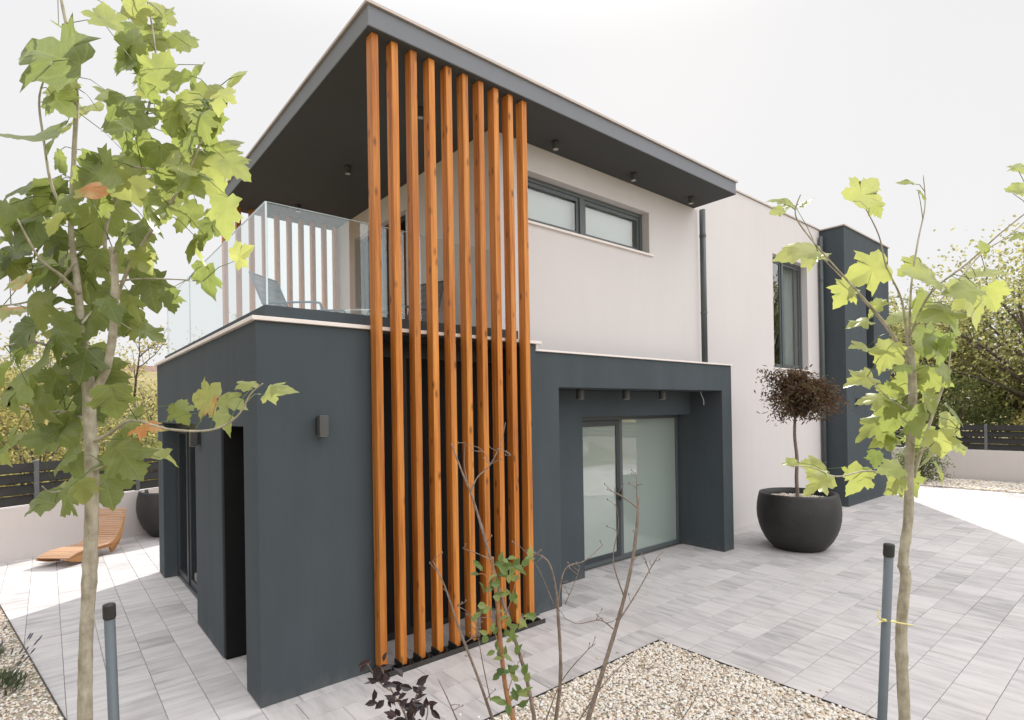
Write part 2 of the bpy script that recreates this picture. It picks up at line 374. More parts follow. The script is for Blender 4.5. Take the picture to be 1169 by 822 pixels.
M_TWIG = bark('twig_bark', (0.12, 0.088, 0.07), (0.28, 0.225, 0.19), 2.0)
M_TWIGR = bark('reddish_twig', (0.22, 0.10, 0.05), (0.42, 0.22, 0.11), 2.0)
M_POT = plain('fibre_clay_pot', (0.021, 0.021, 0.0195), 0.55, 0, 0.45, 3.5, 0.0006)
M_RTILE = plain('far_roof_tile', (0.17, 0.10, 0.08), 0.9, 0, 0.2, 2)

# ------------------------------------------------------------------ ground, paving, beds
SUN_AZ, SUN_EL = R(34.5), R(36.0)
g = MB(); S = 400
# rolling ground beyond the garden: a grid rising behind the left wall
xs = np.concatenate([np.linspace(-S, -60, 8), np.linspace(-50, 80, 53), np.linspace(95, S, 8)]); ys = np.concatenate([np.linspace(-S, -60, 8), np.linspace(-50, 80, 53), np.linspace(95, S, 8)])
def terrain(x, y):
    # above the line of the left wall the land climbs
    d = (-(x + 1.85) * 1.09 + (y - 7.39) * 2.27) / 2.518
    h = 0.0
    if d > 1.2: h += min((d - 1.2) * 0.21, 5.2) + 0.15 * math.sin(x * 0.4) * min(1, (d - 1.2) / 4)
    e = x - 22
    if e > 0: h = max(h, min(e * 0.06, 2.0))
    b = -y - 11.5
    if b > 0: h = max(h, min(b * 0.45, 5.0))
    return h - 0.03
idx = {}
for i, x in enumerate(xs):
    for j, y in enumerate(ys): idx[i, j] = g.vert((x, y, terrain(x, y)))
for i in range(len(xs) - 1):
    for j in range(len(ys) - 1): g.face([idx[i, j], idx[i + 1, j], idx[i + 1, j + 1], idx[i, j + 1]])
tag(g.build('ground', M_GROUND, smooth=True), 'dry grassy ground rising beyond the garden walls', 'ground', kind='structure')

BEDX, BEDY = 3.36, -1.30
def bed_left_x(y): return -1.17 - (y - 0.83) * 0.142
sub = MB(); sub.poly([(-7, -9, -0.012), (18.2, -9, -0.012), (18.2, 12, -0.012), (-7, 12, -0.012)])
tag(sub.build('paving_bed', M_JOINT), 'sandy joint layer under the paving', 'paving', kind='structure')

def slabs(rows, along, lo_fn, hi_fn, mb, skip, pitch=0.295):
    """rows: (start, end) offsets across; along 'x' or 'y'"""
    gap = 0.0013
    for (c0, c1) in rows:
        mid = (c0 + c1) / 2; a = lo_fn(mid) - random.random() * 0.5; end = hi_fn(mid)
        while a < end:
            L = random.choice((0.36, 0.41, 0.41, 0.5, 0.55, 0.62)); b = min(a + L, end + 0.0)
            a0 = max(a, lo_fn(mid))
            if b - a0 > 0.05:
                u0, u1, v0, v1 = a0 + gap, b - gap, c0 + gap, c1 - gap
                cx, cy = ((u0 + u1) / 2, mid) if along == 'x' else (mid, (u0 + u1) / 2)
                if not skip(cx, cy):
                    mb.tone = min(1, max(0, random.gauss(0.5, 0.19))); ou, ov = random.random() * 90, random.random() * 90
                    z = random.uniform(-0.0012, 0.0012)
                    q = [(u0, v0), (u1, v0), (u1, v1), (u0, v1)]
                    uv = [(ou + (p[0] - u0), ov + (p[1] - v0)) for p in q]
                    bch = 0.0016
                    qi = [(u0 + bch, v0 + bch), (u1 - bch, v0 + bch), (u1 - bch, v1 - bch), (u0 + bch, v1 - bch)]
                    if along == 'x': top = [(p[0], p[1], z) for p in qi]; low = [(p[0], p[1], z - 0.004) for p in q]; order = (0, 1, 2, 3)
                    else: top = [(p[1], p[0], z) for p in qi]; low = [(p[1], p[0], z - 0.004) for p in q]; order = (3, 2, 1, 0)
                    base = len(mb.v)
                    for p in top: mb.vert(p)
                    for p in low: mb.vert(p)
                    mb.face([base + o for o in order], 0, [uv[o] for o in order])
                    for k in range(4):
                        k2 = (k + 1) % 4; f = [base + 4 + k, base + 4 + k2, base + k2, base + k]; w = [uv[k], uv[k2], uv[k2], uv[k]]
                        if along != 'x': f = f[::-1]; w = w[::-1]
                        mb.face(f, 0, w)
            a = b
def in_house(x, y):
    if 0.93 < x < 2.86 and y < 0.55: return False
    if 0.36 < x < 3.2 and 0.3 < y < 5.1: return True
    if 3.2 < x < 7.3 and y > 0.9: return True
    if 7.2 < x < 12.6 and y > 0.9: return True
    if 12.7 < x < 15.5 and y > 0.4: return True
    return False
wall_y = lambda x: 7.39 + (x + 1.85) * 0.48
pv = MB()
rows = [(-0.28 - 0.295 * (k + 1), -0.28 - 0.295 * k) for k in range(9)] + [(-0.28, 0.0)]
slabs(rows, 'y', lambda x: max(BEDY, (-1.17 - x) / 0.142 + 0.83 - (1.3 if x < -1.15 else 0)), lambda x: wall_y(x) + 0.3, pv, lambda x, y: False)
rows = [(0.0 + 0.295 * k, 0.295 * (k + 1)) for k in range(2)]
slabs(rows, 'y', lambda x: 0.38, lambda x: 5.0, pv, lambda x, y: False)
rows = [(0.59 + 0.295 * k, 0.295 * (k + 1) + 0.59) for k in range(22)]
slabs([(0.0 + 0.295 * k, 0.295 * (k + 1)) for k in range(22)], 'y', lambda x: 5.0, lambda x: wall_y(x) + 0.3, pv, lambda x, y: False)
tag(pv.build('paving', M_PAVE), 'pale grey streaked paving slabs of the side terrace', 'paving', kind='structure')
pv = MB()
rows = [(-1.30 + 0.30 * k, -1.0 + 0.30 * k) for k in range(9)]
slabs(rows, 'x', lambda y: 0.0, lambda y: 17.6, pv, in_house)
rows = [(-1.60 - 0.30 * k, -1.30 - 0.30 * k) for k in range(25)]
slabs(rows, 'x', lambda y: BEDX, lambda y: 17.6, pv, in_house)
tag(pv.build('paving', M_PAVE), 'pale grey streaked paving slabs of the front terrace', 'paving', kind='structure')

# edging strips round the beds
e = MB()
e.box(-1.2, BEDX, BEDY - 0.012, BEDY - 0.004, -0.05, 0.018); e.box(BEDX - 0.012, BEDX - 0.004, -9, BEDY - 0.012, -0.05, 0.018)
e.obox(((bed_left_x(BEDY) + bed_left_x(7.4)) / 2 - 0.008, (BEDY + 7.4) / 2, -0.018), (0.004, 0, 0), ((bed_left_x(7.4) - bed_left_x(BEDY)) / 2, (7.4 - BEDY) / 2, 0), (0, 0, 0.036))
tag(e.build('bed_edging', M_EDGE), 'thin dark metal edging round the gravel beds', 'edging', kind='structure')
# gravel beds: base sheet + pebbles
gb = MB()
def bed_poly(pts): gb.poly([(x, y, 0.006) for x, y in pts])
bed_poly([(-6, -9), (BEDX - 0.012, -9), (BEDX - 0.012, BEDY - 0.012), (-6, BEDY - 0.012)])
bed_poly([(-6, BEDY - 0.012), (bed_left_x(BEDY) - 0.01, BEDY - 0.012), (bed_left_x(7.3) - 0.01, 7.3), (-6, 5.3)])
bed_poly([(17.62, -14), (19.9, -14), (19.9, 10), (17.62, 10)])
tag(gb.build('gravel_ground', M_GBASE), 'compacted gravel base of the planting beds', 'gravel', kind='structure')
ICO = []
ph = (1 + 5 ** 0.5) / 2
for a_, b_ in ((-1, ph), (1, ph), (-1, -ph), (1, -ph)): ICO.append((a_, b_, 0))
for a_, b_ in ((-1, ph), (1, ph), (-1, -ph), (1, -ph)): ICO.append((0, a_, b_))
for a_, b_ in ((ph, -1), (ph, 1), (-ph, -1), (-ph, 1)): ICO.append((a_, 0, b_))
ICO = np.array(ICO) / np.linalg.norm(ICO[0])
ICF = np.array([(0, 11, 5), (0, 5, 1), (0, 1, 7), (0, 7, 10), (0, 10, 11), (1, 5, 9), (5, 11, 4), (11, 10, 2), (10, 7, 6), (7, 1, 8), (3, 9, 4), (3, 4, 2), (3, 2, 6), (3, 6, 8), (3, 8, 9), (4, 9, 5), (2, 4, 11), (6, 2, 10), (8, 6, 7), (9, 8, 1)])
def pebbles(name, pts, smin, smax, label):
    n = len(pts); s = rng.uniform(smin, smax, (n, 1, 1)) * rng.uniform(0.6, 1.25, (n, 1, 3)) * np.array([1, 1, 0.62])
    v = ICO[None] * s * (1 + rng.normal(0, 0.09, (n, 12, 1)))
    a = rng.uniform(0, 6.28, n); tl = rng.normal(0, 0.35, n)
    c, si = np.cos(tl)[:, None], np.sin(tl)[:, None]; x = v[..., 0] * c - v[..., 2] * si; z = v[..., 0] * si + v[..., 2] * c; y = v[..., 1]
    c, si = np.cos(a)[:, None], np.sin(a)[:, None]; x, y = x * c - y * si, x * si + y * c
    V = np.stack([x, y, z], -1) + pts[:, None, :]
    F = (ICF[None] + (np.arange(n) * 12)[:, None, None]).reshape(-1, 3)
    me = bpy.data.meshes.new(name); me.from_pydata(V.reshape(-1, 3).tolist(), [], F.tolist()); me.materials.append(M_PEB)
    t = me.attributes.new('tone', 'FLOAT', 'POINT'); t.data.foreach_set('value', np.repeat(rng.uniform(0, 1, n), 12))
    me.polygons.foreach_set('use_smooth', [True] * len(me.polygons)); me.update()
    o = bpy.data.objects.new(name, me); COL.objects.link(o); return tag(o, label, 'gravel', kind='stuff')
def scatter(n, x0, x1, y0, y1, ok, z=(0.008, 0.018)):
    p = np.stack([rng.uniform(x0, x1, n), rng.uniform(y0, y1, n), rng.uniform(*z, n)], -1)
    return p[np.array([ok(a[0], a[1]) for a in p])]
P1 = scatter(31000, 0.2, BEDX - 0.022, -3.9, BEDY - 0.022, lambda x, y: y > -1.3 - (x + 0.6) * 0.75 - 0.3)
ST = scatter(1500, 0.6, BEDX + 0.5, -3.4, BEDY + 0.35, lambda x, y: (x > BEDX or y > BEDY) and random.random() < 0.035 * math.exp(-6 * max(x - BEDX, y - BEDY, 0)) * 3, (0.002, 0.006)); P1 = np.concatenate([P1, ST])
pebbles('gravel', P1, 0.0055, 0.0195, 'beige and white pebbles of the front planting bed')
P2 = scatter(26000, -3.2, -1.1, 0.2, 6.8, lambda x, y: x < bed_left_x(y) - 0.022 and y < 5.2 + (x + 6) * 0.48)
pebbles('gravel', P2, 0.007, 0.017, 'beige and white pebbles of the side planting bed')
P3 = scatter(9000, 17.64, 19.85, -9, 2.5, lambda x, y: True)
pebbles('gravel', P3, 0.02, 0.05, 'pale gravel strip along the far garden wall')

# ------------------------------------------------------------------ the house
ZB, ZS, ZR = 3.04, 5.64, 5.825
YW, YR, YD = 0.55, 0.72, 0.85
FX0, FX1, RX0, RX1 = 2.964, 7.27, 3.351, 6.978
house = thing('house', 'modern two-storey house with anthracite ground floor, cream upper storey and overhanging flat roof', 'house', (0, 0, 0))
def part(mb, name, mat, parent=house, **k): return mb.build(name, mat, parent, **k)

b = MB()   # anthracite ground floor: left face with two openings, front face
ZO = 2.20
for y0, y1 in ((0.0, 0.391), (1.18, 2.374), (4.636, 5.072)): b.box(0, 0.36, y0, y1, 0, ZO)
b.box(0, 0.36, 0, 5.072, ZO, ZB)
b.box(0.36, 0.985, 0.0, 4.80, 2.995, ZB); b.box(0.985, 2.80, 0.62, 4.80, 2.995, ZB); b.box(0.36, 0.985, 0.0, 0.62, 0, ZB); b.box(2.86, FX0, 0.0, 0.62, 0, ZB); b.box(0.985, 2.86, 0.0, 0.62, 3.02, ZB)
b.box(0.36, 2.8, 4.80, 5.072, 0, ZB)
part(merged(b), 'ground_floor_wall', M_DARK, bevel=0.007)
b = MB(); b.box(0.987, 2.858, 0.50, 0.56, 0.003, 0.07); b.box(0.987, 2.858, 0.50, 0.56, 2.86, 3.018)
for xk in (0.987, 1.54, 2.17, 2.79): b.box(xk, xk + 0.066, 0.50, 0.56, 0.07, 2.86)
sw = part(merged(b), 'slat_window', M_BLACK, bevel=0.003)
for xk, xw in ((1.053, 0.49), (1.606, 0.568), (2.236, 0.558)): p = MB(); p.box(xk - .004, xk + xw, 0.525, 0.535, 0.066, 2.864); p.build('pane', M_BLACKP, sw)
b = MB(); b.box(1.0, 2.85, 0.63, 0.66, 0.0, 3.0); part(b, 'indoor_partition', M_BLACK)
b = MB()   # the portal frame round the recessed terrace door
b.box(FX0, RX0, 0.03, YW + 0.05, 0, 2.562); b.box(RX1, FX1, 0.03, YR, 0, 2.562); b.box(FX0, FX1, 0.03, YW + 0.05, 2.562, 2.965)
b.box(RX1, FX1, YW + 0.05, YR, 2.562, 2.965); b.box(RX1, 7.19, YR, 0.97, 0, 2.80)
part(merged(b), 'portal_frame', M_DARK, bevel=0.007)
b = MB()
b.box(RX0 - 0.3, 4.36, YW + 0.052, YD + 0.12, 0, 2.19); b.box(RX0 - 0.3, RX1, YW + 0.052, YD + 0.12, 2.19, 2.56)
part(merged(b), 'recess_wall', M_DARK, bevel=0.007)
b = MB(); b.box(FX0, FX1 - 0.0, YW + 0.05, 5.0, 2.80, 2.96); part(b, 'ground_floor_ceiling', M_ROOM)

b = MB()   # copings
b.box(-0.03, 0.13, -0.03, 5.10, ZB + 0.002, ZB + 0.036); b.box(0.13, 3.035, -0.03, 0.13, ZB + 0.002, ZB + 0.036)
b.box(2.972, 2.995, -0.004, 0.13, 2.99, ZB + 0.002)
b.box(2.972, FX1 + 0.022, 0.005, 0.16, 2.967, 2.99); b.box(FX1 - 0.12, FX1 + 0.022, 0.16, YR - 0.002, 2.967, 2.99)
part(merged(b), 'coping', M_COPING, bevel=0.004)
b = MB(); b.box(0.10, 0.24, 0.10, 4.96, ZB + 0.002, 3.19); b.box(0.24, 2.80, 0.10, 0.24, ZB + 0.002, 3.19); b.box(0.10, 2.80, 4.96, 5.06, ZB + 0.002, 3.19)
part(merged(b), 'balcony_kerb', M_DARK, bevel=0.004)
b = MB(); b.box(0.24, 2.80, 0.24, 4.96, 3.043, 3.06); part(b, 'balcony_floor', M_COPING)

b = MB()   # upper storey: cream walls with a strip window and a balcony door
def wall_y_plane(mb, x0, x1, z0, z1, yf, th, holes):
    """wall in a Y plane, front at yf, holes (x0,x1,z0,z1) sorted in x"""
    x = x0
    for (a, c, d, f) in holes:
        mb.box(x, a, yf, yf + th, z0, z1)
        mb.box(a, c, yf, yf + th, z0, d); mb.box(a, c, yf, yf + th, f, z1); x = c
    mb.box(x, x1, yf, yf + th, z0, z1)
WX0, WX1, WZ0, WZ1 = 3.38, 5.86, 4.66, 5.30
wall_y_plane(b, 2.80, 7.20, 2.955, ZS, YW, 0.30, [(WX0, WX1, WZ0, WZ1)])
DY0, DY1, DZ = 2.60, 4.36, 5.27
b.box(2.80, 3.05, YW + 0.30, DY0, 2.955, ZS); b.box(2.80, 3.05, DY0, DY1, DZ, ZS); b.box(2.80, 3.05, DY1, 5.25, 2.955, ZS)
b.box(3.05, 7.20, 5.0, 5.25, 2.955, ZS); b.box(6.95, 7.2, YW + 0.30, 5.0, 2.955, ZS)
part(merged(b), 'upper_storey_wall', M_CREAM, bevel=0.006)
b = MB()   # right wing
RWX0, RWX1, RWZ0, RWZ1 = 10.27, 11.92, 3.10, 5.46
wall_y_plane(b, 7.202, 12.62, 0, 6.38, YR, 0.30, [(RWX0, RWX1, RWZ0, RWZ1)])
b.box(7.202, 7.5, YR + 0.30, 6.0, 2.97, 6.38); b.box(7.5, 12.62, 5.7, 6.0, 0, 6.38)
part(merged(b), 'wing_wall', M_CREAM, bevel=0.006)
b = MB()   # anthracite stair tower
TX0, TX1, TY = 12.62, 15.60, 0.20
wall_y_plane(b, TX0, TX1, 0, 6.36, TY, 0.30, [(13.95, 14.45, 3.19, 5.27)])
b.box(TX0, TX0 + 0.3, TY + 0.30, 6.0, 0, 6.36); b.box(TX1 - 0.3, TX1, TY + 0.30, 6.0, 0, 6.36); b.box(TX0 + 0.3, TX1 - 0.3, 5.7, 6.0, 0, 6.36)
part(merged(b), 'stair_tower', M_DARK, bevel=0.007)
b = MB()
b.box(7.19, 12.62, YR - 0.025, YR + 0.32, 6.382, 6.41); b.box(TX0 - 0.03, TX1 + 0.03, TY - 0.03, TY + 0.32, 6.362, 6.39); b.box(TX0 - 0.03, TX0 + 0.32, TY + 0.32, 6.0, 6.362, 6.39); b.box(TX1 - 0.3, TX1 + 0.03, TY + 0.32, 6.0, 6.362, 6.39)
part(b, 'parapet_flashing', M_LIP)
b = MB(); b.box(7.5, 12.62, YR + 0.3, 5.7, 6.1, 6.2); b.box(12.92, 15.3, 0.5, 5.7, 6.05, 6.15); part(b, 'flat_roof', M_FASCIA)
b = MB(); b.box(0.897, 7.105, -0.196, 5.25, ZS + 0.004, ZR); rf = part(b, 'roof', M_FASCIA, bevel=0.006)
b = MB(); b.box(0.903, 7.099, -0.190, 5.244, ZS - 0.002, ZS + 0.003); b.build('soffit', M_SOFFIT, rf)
b = MB(); b.box(0.875, 7.13, -0.22, 5.27, ZR + 0.002, ZR + 0.028); b.build('roof_flashing', M_LIP, rf)

def window_y(x0, x1, z0, z1, yf, mull, name='window', fr=0.06, sash=0.05, fmat=M_ALUG, gmat=M_WGLASS, blind=M_BLIND, sill=True, reveal=0.10, by=0.05):
    b = MB(); y0, y1 = yf + reveal, yf + reveal + 0.08
    e = 0.003
    b.box(x0 + e, x1 - e, y0, y1, z1 - fr, z1 - e); b.box(x0 + e, x1 - e, y0, y1, z0 + e, z0 + fr); b.box(x0 + e, x0 + fr, y0, y1, z0 + fr, z1 - fr); b.box(x1 - fr, x1 - e, y0, y1, z0 + fr, z1 - fr)
    edges = [x0 + fr] + [m for m in mull] + [x1 - fr]
    for m in mull: b.box(m - 0.045, m + 0.045, y0 - 0.004, y1, z0 + fr, z1 - fr)
    w = part(b, name, fmat, bevel=0.004)
    for i in range(len(edges) - 1):
        a = edges[i] + (0.045 if i else 0); c = edges[i + 1] - (0.045 if i < len(edges) - 2 else 0)
        p = MB()
        p.box(a, c, y0 + 0.02, y0 + 0.06, z1 - fr - sash, z1 - fr - 0.001); p.box(a, c, y0 + 0.02, y0 + 0.06, z0 + fr + 0.001, z0 + fr + sash)
        p.box(a + 0.001, a + sash, y0 + 0.02, y0 + 0.06, z0 + fr + sash, z1 - fr - sash); p.box(c - sash, c - 0.001, y0 + 0.02, y0 + 0.06, z0 + fr + sash, z1 - fr - sash)
        p.build('sash', fmat, w)
        p = MB(); p.box(a + sash - 0.004, c - sash + 0.004, y0 + 0.035, y0 + 0.043, z0 + fr + sash - 0.004, z1 - fr - sash + 0.004); p.build('pane', gmat, w)
    if blind:
        p = MB(); p.box(x0 + 0.01, x1 - 0.01, y1 + by, y1 + by + 0.006, z0 + 0.01, z1 - 0.01); p.build('blind', blind, w)
    if sill:
        p = MB(); p.box(x0 - 0.05, x1 + 0.06, yf - 0.035, y0, z0 - 0.03, z0 - 0.002); p.build('sill', M_COPING, w)
    return w
window_y(WX0, WX1, WZ0, WZ1, YW, [4.50], reveal=0.13)
# tall window of the wing: fixed pane beside a half-open curtain
w = window_y(RWX0, RWX1, RWZ0, RWZ1, YR, [10.98], reveal=0.13, blind=None, fr=0.055, sash=0.05)
p = MB()
n = 40
pts = [(11.35 + 0.5 * i / n, YR + 0.32 + 0.03 * math.sin(i * 1.1)) for i in range(n + 1)]
for i in range(n): p.poly([(pts[i][0], pts[i][1], 3.12), (pts[i + 1][0], pts[i + 1][1], 3.12), (pts[i + 1][0], pts[i + 1][1], 5.44), (pts[i][0], pts[i][1], 5.44)])
p.build('curtain', M_BLIND, w, smooth=True)
window_y(13.95, 14.45, 3.19, 5.27, TY, [], reveal=0.10, blind=None, sill=False, fmat=M_ALU, gmat=M_DGLASS, fr=0.05, sash=0.03)
# dark rooms behind the openings
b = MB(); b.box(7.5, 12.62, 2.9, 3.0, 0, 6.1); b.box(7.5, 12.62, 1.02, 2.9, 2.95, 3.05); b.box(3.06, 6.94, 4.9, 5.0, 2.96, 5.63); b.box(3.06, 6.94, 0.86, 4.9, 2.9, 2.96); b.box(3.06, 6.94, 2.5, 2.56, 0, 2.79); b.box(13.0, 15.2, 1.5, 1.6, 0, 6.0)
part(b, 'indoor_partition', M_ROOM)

# terrace sliding door in the recess
b = MB(); X0, X1 = 4.363, RX1 - 0.003; zt = 2.187; y0, y1 = YD, YD + 0.09
MX = 5.37
b.box(X0, X1, y0, y1, zt - 0.055, zt); b.box(X0, X1, y0, y1, 0.004, 0.075); b.box(X0, X0 + 0.05, y0, y1, 0.075, zt - 0.055); b.box(X1 - 0.05, X1, y0, y1, 0.075, zt - 0.055)
b.box(MX + 0.06, MX + 0.13, y0 - 0.004, y1, 0.075, zt - 0.055)
sd = part(b, 'sliding_door', M_ALUG, bevel=0.004)
p = MB()
a, c = X0 + 0.051, MX + 0.058
p.box(a, c, y0 - 0.012, y0 + 0.03, zt - 0.14, zt - 0.057); p.box(a, c, y0 - 0.012, y0 + 0.03, 0.077, 0.15); p.box(a, a + 0.08, y0 - 0.012, y0 + 0.03, 0.15, zt - 0.14); p.box(c - 0.085, c, y0 - 0.012, y0 + 0.03, 0.15, zt - 0.14)
p.build('door_leaf', M_ALU, sd, bevel=0.003)
p = MB(); p.box(a + 0.076, c - 0.08, y0 + 0.006, y0 + 0.014, 0.146, zt - 0.136); p.build('pane', M_FROST, sd)
p = MB(); p.box(MX + 0.128, X1 - 0.048, y0 + 0.030, y0 + 0.038, 0.072, zt - 0.052); p.build('pane', M_FROST, sd)
p = MB(); p.box(c - 0.055, c - 0.03, y0 - 0.055, y0 - 0.035, 0.92, 1.10); p.box(c - 0.05, c - 0.035, y0 - 0.036, y0 - 0.011, 0.98, 1.0); p.box(c - 0.05, c - 0.035, y0 - 0.036, y0 - 0.011, 1.05, 1.07); p.build('handle', M_BLACK, sd)
p = MB()
n = 150; xx = [X0 + 0.02 + (X1 - X0 - 0.04) * i / n for i in range(n + 1)]; yy = [YD + 0.17 + 0.012 * math.sin(i * 0.9) + 0.006 * math.sin(i * 2.3) for i in range(n + 1)]
for i in range(n): p.poly([(xx[i], yy[i], 0.02), (xx[i + 1], yy[i + 1], 0.02), (xx[i + 1], yy[i + 1], 2.5), (xx[i], yy[i], 2.5)])
p.build('curtain', M_CURT, sd, smooth=True)

# doors deep in the left face
def door_x(y0, y1, xf, leaves, name):
    b = MB(); zt = ZO - 0.003
    b.box(xf, xf + 0.08, y0 + .003, y1 - .003, zt - 0.06, zt); b.box(xf, xf + 0.08, y0 + .003, y1 - .003, 0.003, 0.05); b.box(xf, xf + 0.08, y0 + .003, y0 + 0.06, 0.05, zt - 0.06); b.box(xf, xf + 0.08, y1 - 0.06, y1 - .003, 0.05, zt - 0.06)
    d = part(b, name, M_ALU, bevel=0.003)
    L = (y1 - y0 - 0.12) / leaves
    for i in range(leaves):
        a = y0 + 0.06 + L * i; c = a + L; q = MB(); o = 0.02 * (i % 2)
        q.box(xf + 0.01 + o, xf + 0.05 + o, a + .001, a + 0.07, 0.052, zt - 0.062); q.box(xf + 0.01 + o, xf + 0.05 + o, c - 0.07, c - .001, 0.052, zt - 0.062)
        q.box(xf + 0.01 + o, xf + 0.05 + o, a + 0.07, c - 0.07, zt - 0.14, zt - 0.062); q.box(xf + 0.01 + o, xf + 0.05 + o, a + 0.07, c - 0.07, 0.052, 0.13)
        q.build('door_leaf', M_ALU, d, bevel=0.003)
        q = MB(); q.box(xf + 0.025 + o, xf + 0.032 + o, a + 0.066, c - 0.066, 0.126, zt - 0.136); q.build('pane', M_DGLASS, d)
    return d
door_x(2.374, 4.636, 0.16, 3, 'patio_door')
b = MB(); b.box(0.42, 0.48, 0.30, 1.19, 0.003, ZO); b.box(0.012, 0.42, 1.128, 1.176, 0.004, ZO - 0.004); d2 = part(merged(b), 'side_door', M_BLACKP, bevel=0.003)
p = MB(); p.tube([(0.38, 0.42, 0.85), (0.38, 0.42, 1.35)], 0.012); p.tube([(0.38, 0.42, 0.9), (0.42, 0.42, 0.9)], 0.008); p.tube([(0.38, 0.42, 1.3), (0.42, 0.42, 1.3)], 0.008); p.build('handle', M_LAMPG, d2)
b = MB(); b.box(0.49, 2.8, 1.19, 2.37, 0.0, 2.44); b.box(1.2, 1.3, 2.37, 4.8, 0, 2.9); b.box(0.0, 2.8, 0.305, 4.795, 2.45, 2.52) if False else None
b.box(0.37, 2.8, 0.70, 4.79, 2.45, 2.52); part(b, 'indoor_core', M_ROOM)

# balcony door
b = MB(); x0 = 2.90; e = .003
b.box(x0, x0 + 0.09, DY0 + e, DY1 - e, DZ - 0.07, DZ - e); b.box(x0, x0 + 0.09, DY0 + e, DY1 - e, 2.96, 3.04); b.box(x0, x0 + 0.09, DY0 + e, DY0 + 0.07, 3.04, DZ - 0.07); b.box(x0, x0 + 0.09, DY1 - 0.07, DY1 - e, 3.04, DZ - 0.07); b.box(x0 - 0.004, x0 + 0.09, 3.44, 3.53, 3.04, DZ - 0.07)
bd = part(b, 'balcony_door', M_ALU, bevel=0.004)
for a, c in ((DY0 + 0.066, 3.444), (3.526, DY1 - 0.066)):
    p = MB(); p.box(x0 + 0.03, x0 + 0.038, a, c, 3.036, DZ - 0.066); p.build('pane', M_DGLASS, bd)

# glass balustrade
M_GEDGE = plain('polished_glass_edge', (0.55, 0.66, 0.68), 0.15, 0, 0.03, 10)
def panel(pts, n):
    p = MB(); p.prism(pts, n); o = part(p, 'glass_panel', M_GLASS)
    q = MB(); a, b_, c, d = [Vector(v) for v in pts]; nn = Vector(n)
    e = (b_ - a).normalized() * 0.003; z = Vector((0, 0, 0.003))
    q.prism([d + z * 0.2 - e * 0, c + z * 0.2, c + z * 1.2, d + z * 1.2], nn); q.prism([a - e * 1.2, a - e * 0.2, d - e * 0.2, d - e * 1.2], nn); q.prism([b_ + e * 0.2, b_ + e * 1.2, c + e * 1.2, c + e * 0.2], nn)
    q.build('glass_edge', M_GEDGE, o); return o
panel([(0.115, 0.105, 3.192), (0.115, 3.245, 3.192), (0.115, 3.245, 4.03), (0.115, 0.105, 4.03)], (0.014, 0, 0))
panel([(0.115, 3.255, 3.192), (0.115, 4.90, 3.192), (0.115, 4.90, 4.03), (0.115, 3.255, 4.03)], (0.014, 0, 0))
panel([(0.131, 0.105, 3.192), (2.46, 0.105, 3.192), (2.46, 0.105, 4.03), (0.131, 0.105, 4.03)], (0, 0.014, 0))

# downpipes
def pipe(pts, r=0.045, clips=()):
    p = MB(); p.tube(pts, r, n=16); o = part(p, 'downpipe', M_PIPE, smooth=True)
    for z in clips:
        c = MB(); c.lathe([(r + 0.006, -0.02), (r + 0.006, 0.02)], (pts[0][0], pts[0][1], z), 16); c.build('clamp', M_PIPE, o)
pipe([(7.275, 0.50, 2.99), (7.275, 0.50, 5.635)], 0.05, (3.9, 5.2))
pipe([(12.52, YR - 0.07, 0.0), (12.52, YR - 0.07, 6.2)], 0.045, (1.0, 3.2, 5.2))

# timber slats
SX0, SP, SW, SD, SYF = 0.951, 0.1933, 0.066, 0.105, -0.145
sm = MB(); sm.box(0, SW, 0, SD, 0, 1)
def slat_mesh(z0, z1):
    b = MB(); b.box(0, SW, 0, SD, z0, z1); return b
first = None
shoe_o = None
for i in range(10):
    if first is None:
        first = part(slat_mesh(0.035, ZS - 0.004), 'timber_slat', M_WOOD, bevel=0.004); first.location = (SX0, SYF, 0)
        q = MB(); q.box(-0.014, -0.006, -0.05, SD - 0.01, 0.004, 0.075); q.box(SW + 0.004, SW + 0.012, -0.05, SD - 0.01, 0.004, 0.075); q.box(-0.006, SW + 0.004, -0.05, SD - 0.01, 0.004, 0.012)
        q.box(SW + 0.03, SW + 0.038, -0.055, SD - 0.01, 0.004, 0.06); q.box(SW + 0.012, SW + 0.03, -0.05, SD - 0.01, 0.004, 0.010)
        shoe_o = q.build('slat_shoe', M_BLACK, first)
        o = first
    else:
        o = first.copy(); COL.objects.link(o); o.parent = house
        s2 = shoe_o.copy(); COL.objects.link(s2); s2.parent = o
        o.location = (SX0 + SP * i, SYF, 0)
first = None
for i in range(10):
    if first is None: first = part(slat_mesh(3.195, ZS - 0.004), 'timber_slat', M_WOOD, bevel=0.004); o = first
    else: o = first.copy(); COL.objects.link(o); o.parent = house
    o.location = (0.90 + 0.20 * i, 4.98, 0)
b = MB(); b.box(0.92, 2.86, -0.205, -0.192, 0.001, 0.045); b.box(0.92, 2.86, -0.192, -0.004, 0.0005, 0.003); part(b, 'slat_base_rail', M_EDGE)

